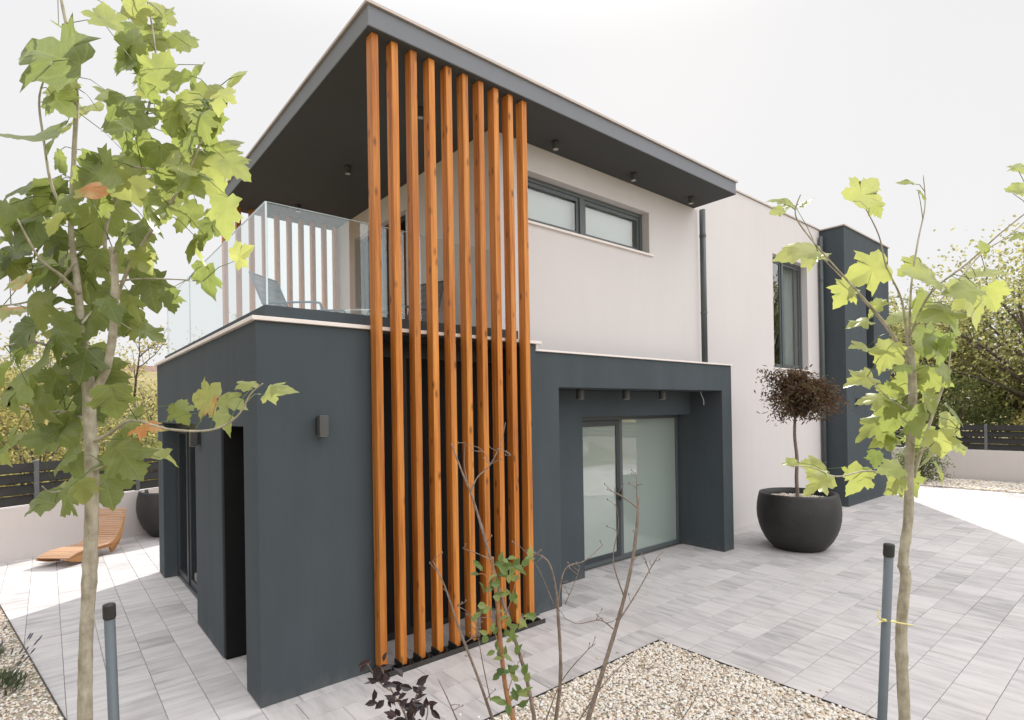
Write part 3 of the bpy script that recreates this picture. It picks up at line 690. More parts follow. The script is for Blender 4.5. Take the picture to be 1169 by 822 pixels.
# ------------------------------------------------------------------ lamps
def spot(x, y, z, label, group, k=1.0):
    t = thing('ceiling_spotlight', label, 'spotlight', (x, y, z), 0, group)
    b = MB(); b.lathe([(0.052 * k, -0.006), (0.052 * k, 0.0)], (0, 0, 0), 20); b.build('mount_plate', M_BLACK, t)
    b = MB(); b.lathe([(0.045 * k, -0.11 * k), (0.045 * k, -0.0065)], (0, 0, 0), 20); b.build('housing', M_LAMPG, t, bevel=0.003)
    b = MB(); b.lathe([(0.034 * k, -0.114 * k), (0.036 * k, -0.1105 * k)], (0, 0, 0), 20); b.build('lens', M_LENS, t)
G1 = 'spotlights under the big roof'
for x, y, l in ((3.63, 0.30, 'small spotlight under the roof overhang, above the left half of the strip window'), (5.17, 0.30, 'small spotlight under the roof overhang, above the right half of the strip window'), (6.62, 0.30, 'small spotlight under the roof overhang, beside the top of the downpipe'),
                (1.9, 2.54, 'small spotlight on the balcony ceiling, left of the first timber slat'), (1.93, 0.68, 'small spotlight on the balcony ceiling, seen between the front timber slats'), (1.86, 4.37, 'small spotlight on the balcony ceiling, above the balcony chair by the glass corner')):
    spot(x, y, ZS - 0.003, l, G1, 0.9)
for x, l in ((4.02, 'leftmost of three spotlights over the recessed sliding door'), (4.95, 'middle one of three spotlights over the recessed sliding door'), (5.80, 'rightmost of three spotlights over the recessed sliding door')):
    spot(x, 0.32, 2.561, l, 'spotlights in the terrace recess', 1.15)
def sconce(loc, rz, label):
    t = thing('wall_lamp', label, 'wall lamp', loc, rz, 'dark box lamps on the outside walls')
    b = MB(); b.box(-0.035, 0.035, -0.03, -0.001, -0.07, 0.07); b.build('wall_bracket', M_BLACK, t)
    b = MB(); b.box(-0.038, 0.038, -0.10, -0.031, -0.085, 0.085); b.build('lamp_body', M_LAMPG, t, bevel=0.004)
    b = MB(); b.box(-0.03, 0.03, -0.092, -0.04, -0.0895, -0.0855); b.build('lens', M_LENS, t)
sconce((0.50, 0, 2.20), 0, 'dark box wall lamp on the anthracite front wall, left of the slats')
sconce((0, 2.10, 2.06), -math.pi / 2, 'dark box wall lamp between the two openings of the side wall')
sconce((FX1, 0.32, 2.22), math.pi / 2, 'dark box wall lamp on the right side of the portal frame')
sconce((13.2, TY, 2.37), 0, 'small dark wall lamp on the anthracite stair tower')
b = MB(); b.tube(smooth_path([(6.9, 0.36, 2.56), (6.91, 0.35, 2.50), (6.93, 0.33, 2.43), (6.94, 0.33, 2.34)]), 0.006, n=6)
tag(b.build('cable', M_WTOP, smooth=True), 'loose white cable end hanging from the recess ceiling', 'cable')

# ------------------------------------------------------------------ balcony furniture
def lounge_chair(label, loc, rz):
    t = thing('lounge_chair', label, 'chair', loc, rz, 'chairs on the balcony')
    for sy in (-0.26, 0.26):
        b = MB()
        b.tube(smooth_path([(0.62, sy, 0.0), (0.60, sy, 0.40), (0.50, sy, 0.47), (0.1, sy, 0.49), (-0.12, sy, 0.50)], 5), 0.014, n=8)
        b.tube(smooth_path([(0.58, sy * 0.92, 0.30), (0.30, sy * 0.92, 0.29), (0.02, sy * 0.92, 0.30), (-0.10, sy * 0.92, 0.45), (-0.28, sy * 0.92, 0.92)], 5), 0.013, n=8)
        b.tube([(-0.05, sy, 0.49), (-0.22, sy, 0.0)], 0.014, n=8)
        b.build('side_frame', M_STEEL, t, smooth=True)
    for x, z in ((-0.28, 0.92), (0.58, 0.30), (-0.2, 0.05)):
        b = MB(); b.tube([(x, -0.25, z), (x, 0.25, z)], 0.012); b.build('cross_bar', M_STEEL, t, smooth=True)
    b = MB(); pr = smooth_path([(0.57, 0, 0.305), (0.30, 0, 0.285), (0.04, 0, 0.30), (-0.09, 0, 0.46), (-0.275, 0, 0.91)], 5)
    for i in range(len(pr) - 1):
        p, q = pr[i], pr[i + 1]; b.poly([(p.x, -0.235, p.z), (p.x, 0.235, p.z), (q.x, 0.235, q.z), (q.x, -0.235, q.z)])
    s = b.build('sling', M_SLING, t, smooth=True); md = s.modifiers.new('thick', 'SOLIDIFY'); md.thickness = 0.004
    return t
def sling():
    t = NT('mesh_sling'); c = t.principled((0.10, 0.14, 0.16), 0.7); tr = t.n('ShaderNodeBsdfTransparent'); m = t.n('ShaderNodeMixShader'); m.inputs[0].default_value = 0.28
    t.l(c, m.inputs[1]); t.l(tr.outputs[0], m.inputs[2]); return t.done(m.outputs[0])
M_SLING = sling()
lounge_chair('blue-grey mesh lounge chair behind the glass corner of the balcony', (0.74, 1.55, 3.062), R(-52))
ch1 = bpy.data.objects['lounge_chair']; ch1.scale = (0.95, 0.95, 0.80)
c2 = lounge_chair('dark lounge chair on the balcony, half hidden behind the middle timber slats', (2.35, 1.55, 3.062), R(200))
t = thing('balcony_table', 'small white round table on the balcony behind the timber slats', 'table', (1.85, 2.05, 3.062))
b = MB(); b.lathe([(0.24, 0.50), (0.25, 0.505), (0.25, 0.522), (0.24, 0.525)], (0, 0, 0), 32); b.build('table_top', M_WTOP, t)
b = MB(); b.lathe([(0.16, 0.0), (0.16, 0.012), (0.02, 0.02), (0.018, 0.498)], (0, 0, 0), 20); b.build('pedestal', M_STEEL, t, smooth=False)

# ------------------------------------------------------------------ garden walls and fences
def wall_fence(A, B, hw, hf, th, bay, lab_w, lab_f, boards=4, side=1):
    A, B = Vector((*A, 0)), Vector((*B, 0)); D = (B - A); L = D.length; D.normalize(); N = Vector((-D.y, D.x, 0)) * side
    w = MB(); w.obox((A + B) / 2 + N * th / 2 + Vector((0, 0, (hw - 0.06) / 2)), D * L / 2, N * th / 2, (0, 0, (hw + 0.06) / 2))
    tag(w.build('garden_wall', M_GWALL, bevel=0.006), lab_w, 'wall')
    f = thing('board_fence', lab_f, 'fence', A + N * th / 2)
    n = int(L // bay); c0 = N * 0.0
    for i in range(n + 1):
        p = D * (bay * i); b = MB(); b.obox(p + Vector((0, 0, (hw + hf + 0.02) / 2)), D * 0.035, N * 0.03, (0, 0, (hf - hw) / 2 + 0.01)); b.build('post', M_FPOST, f, bevel=0.003)
        if i < n:
            b = MB(); step = (hf - hw) / boards
            for k in range(boards):
                zc = hw + step * (k + 0.5); q = p + D * bay / 2 + Vector((0, 0, zc)); tilt = 0.02
                b.obox(q, D * (bay / 2 - 0.037), N * 0.012 + Vector((0, 0, -0.006)), Vector((0, 0, step * 0.40)) + N * tilt)
            b.build('board_panel', M_FENCE, f)
dl = Vector((2.27, 1.09)).normalized(); A0 = Vector((-1.85, 7.39))
pa = A0 + dl * (0.536 - 1.656 * 5); pb = A0 + dl * (0.536 + 1.656 * 7) + dl * 0.1
wall_fence(pa, pb, 0.86, 1.57, 0.2, 1.656, 'low cream garden wall behind the wooden chaise longue', 'dark horizontal board fence on the cream wall behind the chaise longue')
wall_fence((20.0, -0.92 - 2.0 * 7), (20.0, -0.92 + 2.0 * 8 + .1), 0.90, 1.66, 0.2, 2.0, 'low cream garden wall beyond the far end of the terrace', 'dark horizontal board fence beyond the stair tower', side=-1)
wall_fence((18.0, -11.2), (-8.0, -11.2), 1.0, 1.7, 0.2, 2.0, 'low cream boundary wall across the garden, facing the house', 'dark board fence along the boundary facing the house')

# ------------------------------------------------------------------ planters
def planter(label, loc, k=1.0):
    t = thing('planter', label, 'planter', loc, 0, 'big dark round planters')
    prof = [(0.335, 0.0), (0.37, 0.012), (0.43, 0.075), (0.485, 0.15), (0.535, 0.25), (0.572, 0.36), (0.593, 0.47), (0.599, 0.57), (0.594, 0.67), (0.580, 0.76), (0.563, 0.83), (0.555, 0.86), (0.53, 0.866), (0.505, 0.86), (0.50, 0.78), (0.49, 0.70)]
    b = MB(); b.lathe([(r * k, z * k) for r, z in prof], (0, 0, 0), 64); b.build('pot', M_POT, t, smooth=True)
    b = MB(); b.lathe([(0.485 * k, 0.74 * k), (0.485 * k, 0.755 * k)], (0, 0, 0), 32); b.build('soil', M_GBASE, t)
    return t
pot = planter('big round black planter with a purple maple, beside the cream wall', (8.12, -0.62, 0.0), 1.04)
n = 900; rr = 0.50 * np.sqrt(rng.uniform(0, 1, n)); aa = rng.uniform(0, 6.283, n)
pb_ = pebbles('gravel_topping', np.stack([rr * np.cos(aa), rr * np.sin(aa), rng.uniform(0.785, 0.805, n)], -1), 0.012, 0.028, None); pb_.parent = pot
for key in ('category', 'label'):
    if key in pb_: del pb_[key]
planter('big round black planter by the low wall, half hidden by the house corner', (0.62, 8.05, 0.0), 1.0)

# ------------------------------------------------------------------ wooden chaise longue
CHK = 0.80
ch = thing('chaise_longue', 'curved slatted wooden chaise longue on the side terrace', 'lounger', (-0.72, 7.0, 0.0), R(226))
prof = smooth_path([(0.92, 0, 0.17), (0.68, 0, 0.235), (0.40, 0, 0.25), (0.12, 0, 0.235), (-0.10, 0, 0.24), (-0.26, 0, 0.33), (-0.40, 0, 0.52), (-0.50, 0, 0.74), (-0.56, 0, 0.90)], 6)
low = smooth_path([(0.93, 0, 0.15), (0.72, 0, 0.07), (0.42, 0, 0.012), (0.10, 0, 0.0), (-0.18, 0, 0.035), (-0.38, 0, 0.20), (-0.50, 0, 0.48), (-0.565, 0, 0.80), (-0.58, 0, 0.90)], 6)
for sy in (-0.32, 0.275):
    b = MB()
    for i in range(len(prof) - 1):
        lo0, lo1 = low[i].copy(), low[i + 1].copy()
        if 12 <= i < 24:      # the open middle of the rocker frame
            lo0.z = prof[i].z - 0.07; lo1.z = prof[i + 1].z - 0.07
        o_ = Vector((0, sy, -0.012)); q_ = Vector((0, sy, 0))
        b.prism([prof[i] + o_, prof[i + 1] + o_, lo1 + q_, lo0 + q_], (0, 0.045, 0))
    b.build('side_rail', M_CHAISED, ch)
b = MB(); acc = 0; last = None
dense = smooth_path(prof, 6)
for i in range(1, len(dense)):
    acc += (dense[i] - dense[i - 1]).length
    if acc > 0.045:
        acc = 0; d = (dense[i] - dense[i - 1]).normalized(); nn = Vector((-d.z, 0, d.x)); 
        b.obox(dense[i] + Vector((0, 0.0, 0)), d * 0.0195, Vector((0, 0.335, 0)), nn * 0.012)
b.build('seat_slats', M_CHAISE, ch); ch.scale = (CHK, CHK, CHK)

# ------------------------------------------------------------------ leaves
HALF = [(0.14, -0.06), (0.27, -0.05), (0.34, 0.03), (0.49, 0.05), (0.44, 0.14), (0.45, 0.21), (0.38, 0.27), (0.46, 0.33), (0.53, 0.39), (0.64, 0.51), (0.52, 0.52), (0.47, 0.60), (0.38, 0.58), (0.29, 0.55), (0.30, 0.65), (0.31, 0.72), (0.20, 0.78), (0.17, 0.88), (0.085, 0.93), (0.0, 1.03)]
def plane_leaf(mb, base, d, nrm, L, tone, flat=False):
    d = d.normalized(); s = d.cross(nrm).normalized(); n = s.cross(d)
    mb.tone = tone; fold = random.uniform(0.02, 0.32); curl = random.uniform(-0.12, 0.42); tw = random.uniform(-0.25, 0.25); wx = random.uniform(0.85, 1.08); droop = random.uniform(0.0, 0.5); f1 = random.uniform(0, 6.28); f2 = random.uniform(0, 6.28); wv = random.uniform(0.015, 0.05)
    if flat: fold, curl, tw, droop = 0.14, 0.10, 0.05, 0.10
    def P(x, y):
        r2 = x * x + (y - 0.3) ** 2
        z = fold * abs(x) - curl * y * y + tw * x * y - droop * r2 * (0.6 + abs(x)) + wv * math.sin(7 * x + 5 * y + f1) + wv * math.sin(-6 * x + 8 * y + f2)
        return base + (s * x * wx + d * y + n * z) * L
    hub = mb.vert(P(0, 0.30)); b0 = mb.vert(P(0, 0)); bm = mb.vert(P(0, 0.15))
    jit = [(x * random.uniform(0.9, 1.1), y + random.uniform(-0.03, 0.03)) for x, y in HALF]
    for sg in (1, -1):
        out = [(0, 0)] + [(sg * x, y) for x, y in jit]; uv = [(0, 0)] + [(sg * x, y) for x, y in HALF]
        ids = [b0] + [mb.vert(P(*q)) for q in out[1:]]
        mid = [bm] + [mb.vert(P(q[0] * 0.52, 0.3 + (q[1] - 0.3) * 0.52)) for q in out[1:]]; um = [(q[0] * 0.52, 0.3 + (q[1] - 0.3) * 0.52) for q in uv]
        for i in range(len(ids) - 1):
            f = [hub, mid[i], mid[i + 1]]; w = [(0, 0.3), um[i], um[i + 1]]; f2_ = [mid[i], ids[i], ids[i + 1], mid[i + 1]]; w2 = [um[i], uv[i], uv[i + 1], um[i + 1]]
            if sg < 0: f = f[::-1]; w = w[::-1]; f2_ = f2_[::-1]; w2 = w2[::-1]
            mb.face(f, 0, w); mb.face(f2_, 0, w2)
def small_leaf(mb, base, d, nrm, L, W, tone, m=0):
    d = d.normalized(); s = d.cross(nrm)
    if s.length < 1e-4: s = d.orthogonal()
    s.normalize(); n = s.cross(d); mb.tone = tone; c = random.uniform(0.0, 0.25)
    def P(x, y): return base + s * x * W + (d * y + n * (0.25 * abs(x) - c * y * y)) * L
    i = [mb.vert(P(*q)) for q in ((0, 0), (0.42, 0.3), (0.40, 0.62), (0, 1), (-0.40, 0.62), (-0.42, 0.3), (0, 0.45))]
    for k in range(6): mb.face([i[6], i[k], i[(k + 1) % 6]], m)
def rv(): return Vector((random.gauss(0, 1), random.gauss(0, 1), random.gauss(0, 1))).normalized()

class PhotoTree:
    def __init__(s, depth, k=1.0): s.d = depth; s.k = k; s.tr = MB(); s.lf = MB(); s.tw = []
    def limb(s, px, r0, r1, dz=0.0, k=5, n=10, m=0, wob=0.0):
        N = len(px); pts = []
        for i, q in enumerate(px):
            dd = s.d + dz * i / max(1, N - 1) + (q[2] if len(q) > 2 else 0) + random.uniform(-wob, wob); pts.append(at(q[0], q[1], dd))
        sp = smooth_path(pts, k); M_ = len(sp)
        rad = [(r0 + (r1 - r0) * i / (M_ - 1)) * (1 + random.uniform(-0.05, 0.05) + (0.16 if random.random() < 0.07 else 0)) for i in range(M_)]
        s.tr.tube(sp, r0, r1, n, m, True, rad); s.tw.append(sp); return sp
    def near(s, p):
        best = None
        for sp in s.tw:
            for q in sp:
                e = (q - p).length
                if best is None or e < best[0]: best = (e, q)
        return best[1], best[0]
    def leaf(s, x, y, size, ang, tone, dz=0.0, facing=0.75, pet=True):
        dd = s.d + dz; L = size * s.k * dd / FPX; a = R(ang)
        d = (CR * math.cos(a) + CU * math.sin(a) - CF * random.uniform(-0.35, 0.35)).normalized()
        nrm = (-CF * (1.6 if size > 80 else facing) + Vector((0, 0, 0.45)) + rv() * (0.15 if size > 80 else 0.38)).normalized()
        c = at(x, y, dd); base = c - d * L * 0.42
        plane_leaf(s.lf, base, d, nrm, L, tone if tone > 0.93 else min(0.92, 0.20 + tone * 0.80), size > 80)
        if pet:
            q, e = s.near(base)
            if e < 0.35:
                mid = (base + q) / 2 + Vector((0, 0, 0.012)); s.tr.tube([q, mid, base + d * L * 0.02], 0.0014, 0.0009, 5, 1)

# ---- left plane tree
T = PhotoTree(1.70, 0.85)
g0 = at(97, 830, 1.70)
tr0 = T.limb([(97, 826), (98, 740), (103, 640), (105, 540), (102, 470), (100, 430)], 0.0192, 0.0165, k=8, n=14)
T.tr.tube(smooth_path([(g0.x - 0.03, g0.y + 0.02, -0.02), (g0.x - 0.02, g0.y + 0.01, 0.4), tr0[0]], 6), 0.026, 0.0188, 14)
T.limb([(100, 440), (96, 400), (92, 360), (88, 320), (83, 285), (81, 250), (85, 170), (87, 100), (78, 40), (66, -20)], 0.013, 0.004, 0.10)
T.limb([(101, 455), (118, 430), (127, 395), (131, 350), (131, 310), (128, 282)], 0.013, 0.009, -0.05)
T.limb([(131, 345), (150, 300), (175, 260), (205, 215), (228, 165), (240, 125), (243, 105)], 0.006, 0.002, -0.12)
T.limb([(130, 320), (120, 285), (125, 245), (150, 190), (168, 130), (178, 70), (170, 10), (162, -20)], 0.006, 0.002, 0.15)
T.limb([(132, 322), (160, 318), (200, 319), (232, 321)], 0.003, 0.0012, -0.05)
T.limb([(98, 430), (70, 405), (40, 390), (5, 395)], 0.006, 0.002, -0.15)
T.limb([(90, 335), (70, 315), (45, 295), (20, 250)], 0.006, 0.002, -0.2)
T.limb([(86, 300), (60, 330), (30, 345), (-10, 350)], 0.005, 0.002, 0.15)
T.limb([(104, 505), (125, 495), (150, 480), (192, 490), (240, 491), (270, 476), (286, 450), (300, 438)], 0.005, 0.0016, -0.25)
T.limb([(103, 560), (88, 556), (60, 562), (48, 555)], 0.0035, 0.0014, -0.12)
T.limb([(104, 540), (120, 530), (140, 515), (150, 500)], 0.004, 0.0014, -0.12)
T.limb([(100, 480), (75, 470), (40, 470), (0, 455)], 0.0055, 0.002, 0.2)
T.limb([(93, 370), (115, 350), (140, 370), (165, 385)], 0.004, 0.0015, 0.2)
T.limb([(80, 250), (60, 215), (50, 160), (45, 110), (60, 70)], 0.005, 0.0018, -0.05)
T.limb([(150, 190), (185, 195), (215, 200), (250, 215)], 0.003, 0.0013, 0.05)
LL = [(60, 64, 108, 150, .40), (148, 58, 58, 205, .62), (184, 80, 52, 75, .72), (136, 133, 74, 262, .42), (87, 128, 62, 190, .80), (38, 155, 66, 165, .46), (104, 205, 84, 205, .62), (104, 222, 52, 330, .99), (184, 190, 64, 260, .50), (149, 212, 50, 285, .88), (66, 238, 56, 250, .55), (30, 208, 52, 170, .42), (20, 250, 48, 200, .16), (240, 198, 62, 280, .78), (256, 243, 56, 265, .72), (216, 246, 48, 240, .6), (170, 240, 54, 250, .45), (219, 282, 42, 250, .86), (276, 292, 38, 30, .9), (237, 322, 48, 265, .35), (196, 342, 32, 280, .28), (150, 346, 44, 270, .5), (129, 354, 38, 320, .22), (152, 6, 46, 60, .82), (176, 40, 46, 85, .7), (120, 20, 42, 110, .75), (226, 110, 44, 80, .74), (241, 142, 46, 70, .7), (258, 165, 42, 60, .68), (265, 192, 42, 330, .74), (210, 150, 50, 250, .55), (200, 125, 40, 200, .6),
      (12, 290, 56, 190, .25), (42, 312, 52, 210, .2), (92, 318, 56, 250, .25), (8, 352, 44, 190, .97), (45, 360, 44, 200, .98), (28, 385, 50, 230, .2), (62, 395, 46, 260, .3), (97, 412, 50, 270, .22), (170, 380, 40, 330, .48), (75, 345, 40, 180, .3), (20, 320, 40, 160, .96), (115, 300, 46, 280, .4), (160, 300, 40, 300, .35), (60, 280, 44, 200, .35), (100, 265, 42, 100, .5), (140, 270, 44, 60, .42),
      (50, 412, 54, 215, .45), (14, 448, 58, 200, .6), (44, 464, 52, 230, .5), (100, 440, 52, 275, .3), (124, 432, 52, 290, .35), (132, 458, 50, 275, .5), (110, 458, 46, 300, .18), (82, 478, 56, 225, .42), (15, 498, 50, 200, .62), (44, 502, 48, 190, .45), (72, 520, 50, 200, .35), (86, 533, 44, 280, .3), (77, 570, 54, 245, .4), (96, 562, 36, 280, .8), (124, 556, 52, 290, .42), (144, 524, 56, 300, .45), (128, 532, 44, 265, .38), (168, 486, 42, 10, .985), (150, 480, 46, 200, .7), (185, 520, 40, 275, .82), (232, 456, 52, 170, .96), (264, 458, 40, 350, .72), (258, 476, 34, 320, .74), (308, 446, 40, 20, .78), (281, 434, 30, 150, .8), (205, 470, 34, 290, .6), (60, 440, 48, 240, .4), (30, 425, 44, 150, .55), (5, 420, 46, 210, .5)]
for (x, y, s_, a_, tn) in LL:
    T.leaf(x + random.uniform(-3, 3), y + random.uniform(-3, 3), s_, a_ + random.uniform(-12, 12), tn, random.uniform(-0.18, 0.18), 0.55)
for sp in T.tw[1:]:
    for q in sp[4::5]:
        if random.random() < 0.5:
            rel = q - CAM; dd = rel.dot(CF); x = 584.5 + FPX * rel.dot(CR) / dd; y = 466.2 - FPX * rel.dot(CU) / dd
            if x > 160 and y > 300: continue
            T.leaf(x + random.uniform(-22, 22), y + random.uniform(-20, 24), random.uniform(32, 56), random.uniform(150, 390), 0.15 + random.betavariate(2, 2.0) * 0.75, dd - T.d + random.uniform(0.02, 0.30), 0.45)
for k in range(26):   # leaves on the shoot outside the left edge and the dense middle
    T.leaf(random.uniform(-50, 105), random.uniform(215, 520), random.uniform(40, 58), random.uniform(170, 330), random.uniform(0.2, 0.85), random.uniform(-0.05, 0.35), 0.5)
for k in range(22):
    T.leaf(random.gauss(208, 26), random.gauss(160, 50), random.uniform(36, 52), random.uniform(200, 340), random.uniform(0.4, 0.85), random.uniform(-0.2, 0.1), 0.5)
for k in range(26):
    T.leaf(random.gauss(110, 45), random.uniform(80, 300), random.uniform(34, 54), random.uniform(150, 330), random.uniform(0.25, 0.9), random.uniform(-0.1, 0.3), 0.5)
for k in range(12):
    T.leaf(random.gauss(158, 18), random.gauss(40, 34), random.uniform(34, 50), random.uniform(40, 200), random.uniform(0.5, 0.9), random.uniform(0.0, 0.25), 0.5)
pl = thing('plane_tree', 'young plane tree with large green and rusty leaves, in front of the glass balcony', 'tree', (g0.x - 0.03, g0.y + 0.02, 0))
inv = -Vector(pl.location)
o = T.tr.build('trunk', [M_BARK, M_SAPL], pl, smooth=True, loc=inv); o = T.lf.build('crown', M_PLANE, pl, smooth=True, loc=inv)

# ---- right plane tree
T = PhotoTree(1.90, 0.86); g1 = at(1033, 830, 1.90)
tr1 = T.limb([(1033, 826), (1029, 740), (1030, 700), (1034, 660), (1031, 640), (1037, 590), (1038, 530), (1042, 450), (1038, 395)], 0.0182, 0.0125, k=8, n=14)
T.tr.tube(smooth_path([(g1.x + 0.03, g1.y - 0.02, -0.02), (g1.x + 0.015, g1.y - 0.01, 0.4), tr1[0]], 6), 0.026, 0.0188, 14)
T.limb([(1038, 420), (1020, 382), (990, 345), (960, 312), (925, 272), (908, 245), (914, 222)], 0.0038, 0.0016, -0.2)
T.limb([(1034, 408), (1010, 372), (985, 342), (960, 316), (936, 292)], 0.0038, 0.0014, 0.1)
T.limb([(1036, 400), (1030, 345), (1012, 305), (1003, 268), (985, 232)], 0.004, 0.0014, -0.1)
T.limb([(1038, 395), (1040, 330), (1048, 275), (1056, 235), (1054, 200)], 0.004, 0.0013, 0.1)
T.limb([(1038, 385), (1062, 335), (1105, 300), (1140, 268), (1180, 236)], 0.0042, 0.002, -0.1)
T.limb([(1042, 375), (1085, 330), (1120, 290), (1150, 270), (1185, 240)], 0.0036, 0.0016, 0.12)
T.limb([(1043, 545), (1056, 500), (1068, 465), (1082, 425), (1085, 390)], 0.006, 0.002, 0.08)
T.limb([(1036, 548), (1010, 540), (985, 538), (955, 544), (928, 534), (905, 532)], 0.0035, 0.0014, -0.2)
T.limb([(1040, 470), (1015, 455), (990, 430)], 0.003, 0.0013, -0.1); T.limb([(1039, 520), (1075, 505), (1095, 490)], 0.003, 0.0013, -0.1)
RL = [(898, 230, 34, 150, .7), (920, 233, 20, 30, .55), (888, 240, 20, 200, .6), (986, 217, 50, 40, .88), (1000, 236, 24, 300, .6), (1036, 209, 20, 150, .5), (1053, 222, 18, 330, .6), (916, 285, 58, 190, .92), (936, 292, 24, 30, .85), (990, 309, 52, 200, .90), (963, 333, 34, 230, .85), (981, 368, 32, 200, .7), (980, 398, 28, 190, .65), (1013, 404, 42, 240, .8), (1056, 315, 52, 150, .75), (1040, 304, 30, 200, .62), (1109, 342, 66, 290, .86), (1126, 312, 42, 10, .78), (1132, 340, 38, 300, .72), (1072, 358, 52, 200, .45), (1089, 379, 40, 290, .2), (1078, 396, 40, 280, .12), (1056, 390, 44, 240, .25), (1062, 432, 40, 250, .5), (1083, 426, 30, 300, .4), (985, 432, 36, 200, .9), (998, 455, 36, 190, .92), (1013, 448, 32, 220, .5), (1034, 438, 36, 250, .45), (1022, 476, 42, 235, .35), (997, 486, 42, 215, .6), (1046, 481, 42, 290, .25), (1051, 498, 36, 280, .3), (1086, 486, 36, 310, .8), (1071, 503, 36, 270, .85), (1066, 524, 36, 280, .6), (1095, 507, 26, 350, .8), (1017, 534, 32, 190, .5), (1020, 551, 36, 215, .62), (1041, 553, 34, 290, .4), (980, 549, 40, 240, .62), (930, 533, 36, 165, .85), (934, 553, 40, 215, .82), (903, 531, 20, 190, .7), (1164, 192, 22, 60, .6), (1168, 215, 30, 20, .7), (1163, 268, 18, 200, .5), (1125, 283, 18, 100, .5), (1055, 345, 40, 260, .4), (1030, 360, 32, 200, .6), (1045, 415, 36, 270, .3), (1000, 350, 26, 220, .7), (1060, 460, 34, 300, .5), (1010, 500, 30, 200, .55), (975, 540, 24, 100, .7), (1075, 540, 30, 320, .6), (1100, 330, 44, 200, .7)]
for (x, y, s_, a_, tn) in RL:
    T.leaf(x + random.uniform(-2, 2), y + random.uniform(-2, 2), s_ * 1.04, a_ + random.uniform(-12, 12), tn, random.uniform(-0.15, 0.15), 0.6)
for k in range(10):
    T.leaf(random.gauss(1048, 28), random.uniform(340, 545), random.uniform(24, 38), random.uniform(170, 370), random.uniform(0.05, 0.6), random.uniform(-0.05, 0.22), 0.4)
pr_ = thing('plane_tree', 'young plane tree with sparse yellow-green leaves, in front of the stair tower', 'tree', (g1.x + 0.03, g1.y - 0.02, 0)); inv = -Vector(pr_.location)
T.tr.build('trunk', [M_BARK, M_SAPL], pr_, smooth=True, loc=inv); T.lf.build('crown', M_PLANE2, pr_, smooth=True, loc=inv)

# ---- stakes and tie
def stake(px_top, px_bot, d, r, label):
    a = at(*px_top, d); b_ = at(*px_bot, d); dirv = (b_ - a).normalized(); foot = a + dirv * ((a.z + 0.05) / -dirv.z)
    t = thing('tree_stake', label, 'stake', (foot.x, foot.y, 0), 0, 'grey plastic stakes beside the young trees'); inv = -Vector(t.location)
    m = MB(); m.tube([foot, a], r, n=20); m.build('pole', M_POSTL, t, smooth=False, loc=inv).data.polygons.foreach_set('use_smooth', [True] * 22)
    m = MB(); ax = -dirv; m.tube([a - ax * 0.034, a - ax * 0.03, a + ax * 0.002, a + ax * 0.006], r * 1.16, n=20, rad=[r * 1.02, r * 1.18, r * 1.18, r * 1.02]); m.build('cap', M_CAP, t, smooth=False, loc=inv)
    return a, dirv
stake((124.5, 692), (130, 822), 1.50, 0.0128, 'grey plastic stake with a black cap, right of the rusty-leaved tree')
sa, sd_ = stake((1015, 623), (1007, 822), 1.74, 0.0132, 'grey plastic stake with a black cap, left of the sparse tree at right')
c1 = at(1010.5, 708, 1.74); c2 = at(1033, 712, 1.90)
m = MB(); ax = (c2 - c1).normalized(); sd2 = Vector((0, 0, 1)).cross(ax).normalized()
loop = []
for k in range(15):
    w = -math.pi / 2 - math.pi * k / 14; loop.append(c1 + sd2 * 0.0150 * math.sin(-w) + ax * 0.0175 * math.cos(w) )
m.tube([c2 + sd2 * 0.021, c2 + ax * 0.022, c2 - sd2 * 0.021, c1 - sd2 * 0.0155, c1 - ax * 0.0165, c1 + sd2 * 0.0155, c2 + sd2 * 0.021], 0.0022, n=6)
kn = c1 - ax * 0.0165 - CF * 0.004
m.tube(smooth_path([kn, kn - CR * 0.02 + CU * 0.012, kn - CR * 0.016 + CU * 0.035]), 0.0018, 0.001, 6); m.tube(smooth_path([kn, kn - CR * 0.018 - CU * 0.008, kn - CR * 0.03 - CU * 0.02]), 0.0018, 0.001, 6); m.tube([kn - CR * 0.004, kn + CR * 0.004], 0.005, n=8)
tag(m.build('tree_tie', M_TIE, smooth=True), 'thin yellow tie binding the sparse tree to its stake', 'tie')

# ------------------------------------------------------------------ near shrubs of the front bed
def bare_shrub(stems, d, label, mat=M_TWIG):
    T = PhotoTree(d); base = None
    for (px, r0, r1, dz) in stems: T.limb(px, r0, r1, dz, k=6, n=8)
    return T
def spurs(T, n, lo=0.015, hi=0.05):
    for k in range(n):
        sp = random.choice(T.tw); q = random.choice(sp[2:]); e = q + (CR * random.choice((-1, 1)) * random.uniform(0.3, 1) + CU * random.uniform(0.1, 0.9) + rv() * 0.3).normalized() * random.uniform(lo, hi)
        T.tr.tube([q, (q + e) / 2 + rv() * 0.003, e], 0.0016, 0.0008, 5)
        T.tr.lathe([(0.0008, -0.003), (0.0026, 0.0), (0.001, 0.005)], e, 6)
def root(T, name, label, cat, px, d, mats, extra=None, group=None):
    p = at(*px, d); foot = Vector((p.x, p.y, 0)); 
    t = thing(name, label, cat, foot, 0, group); inv = -foot
    T.tr.build('stems', mats, t, smooth=True, loc=inv)
    if extra: T.lf.build('foliage', extra, t, smooth=False, loc=inv)
    return foot
D1 = 2.1
T = PhotoTree(D1)
f = at(640, 860, D1 + 0.05); f.z = 0
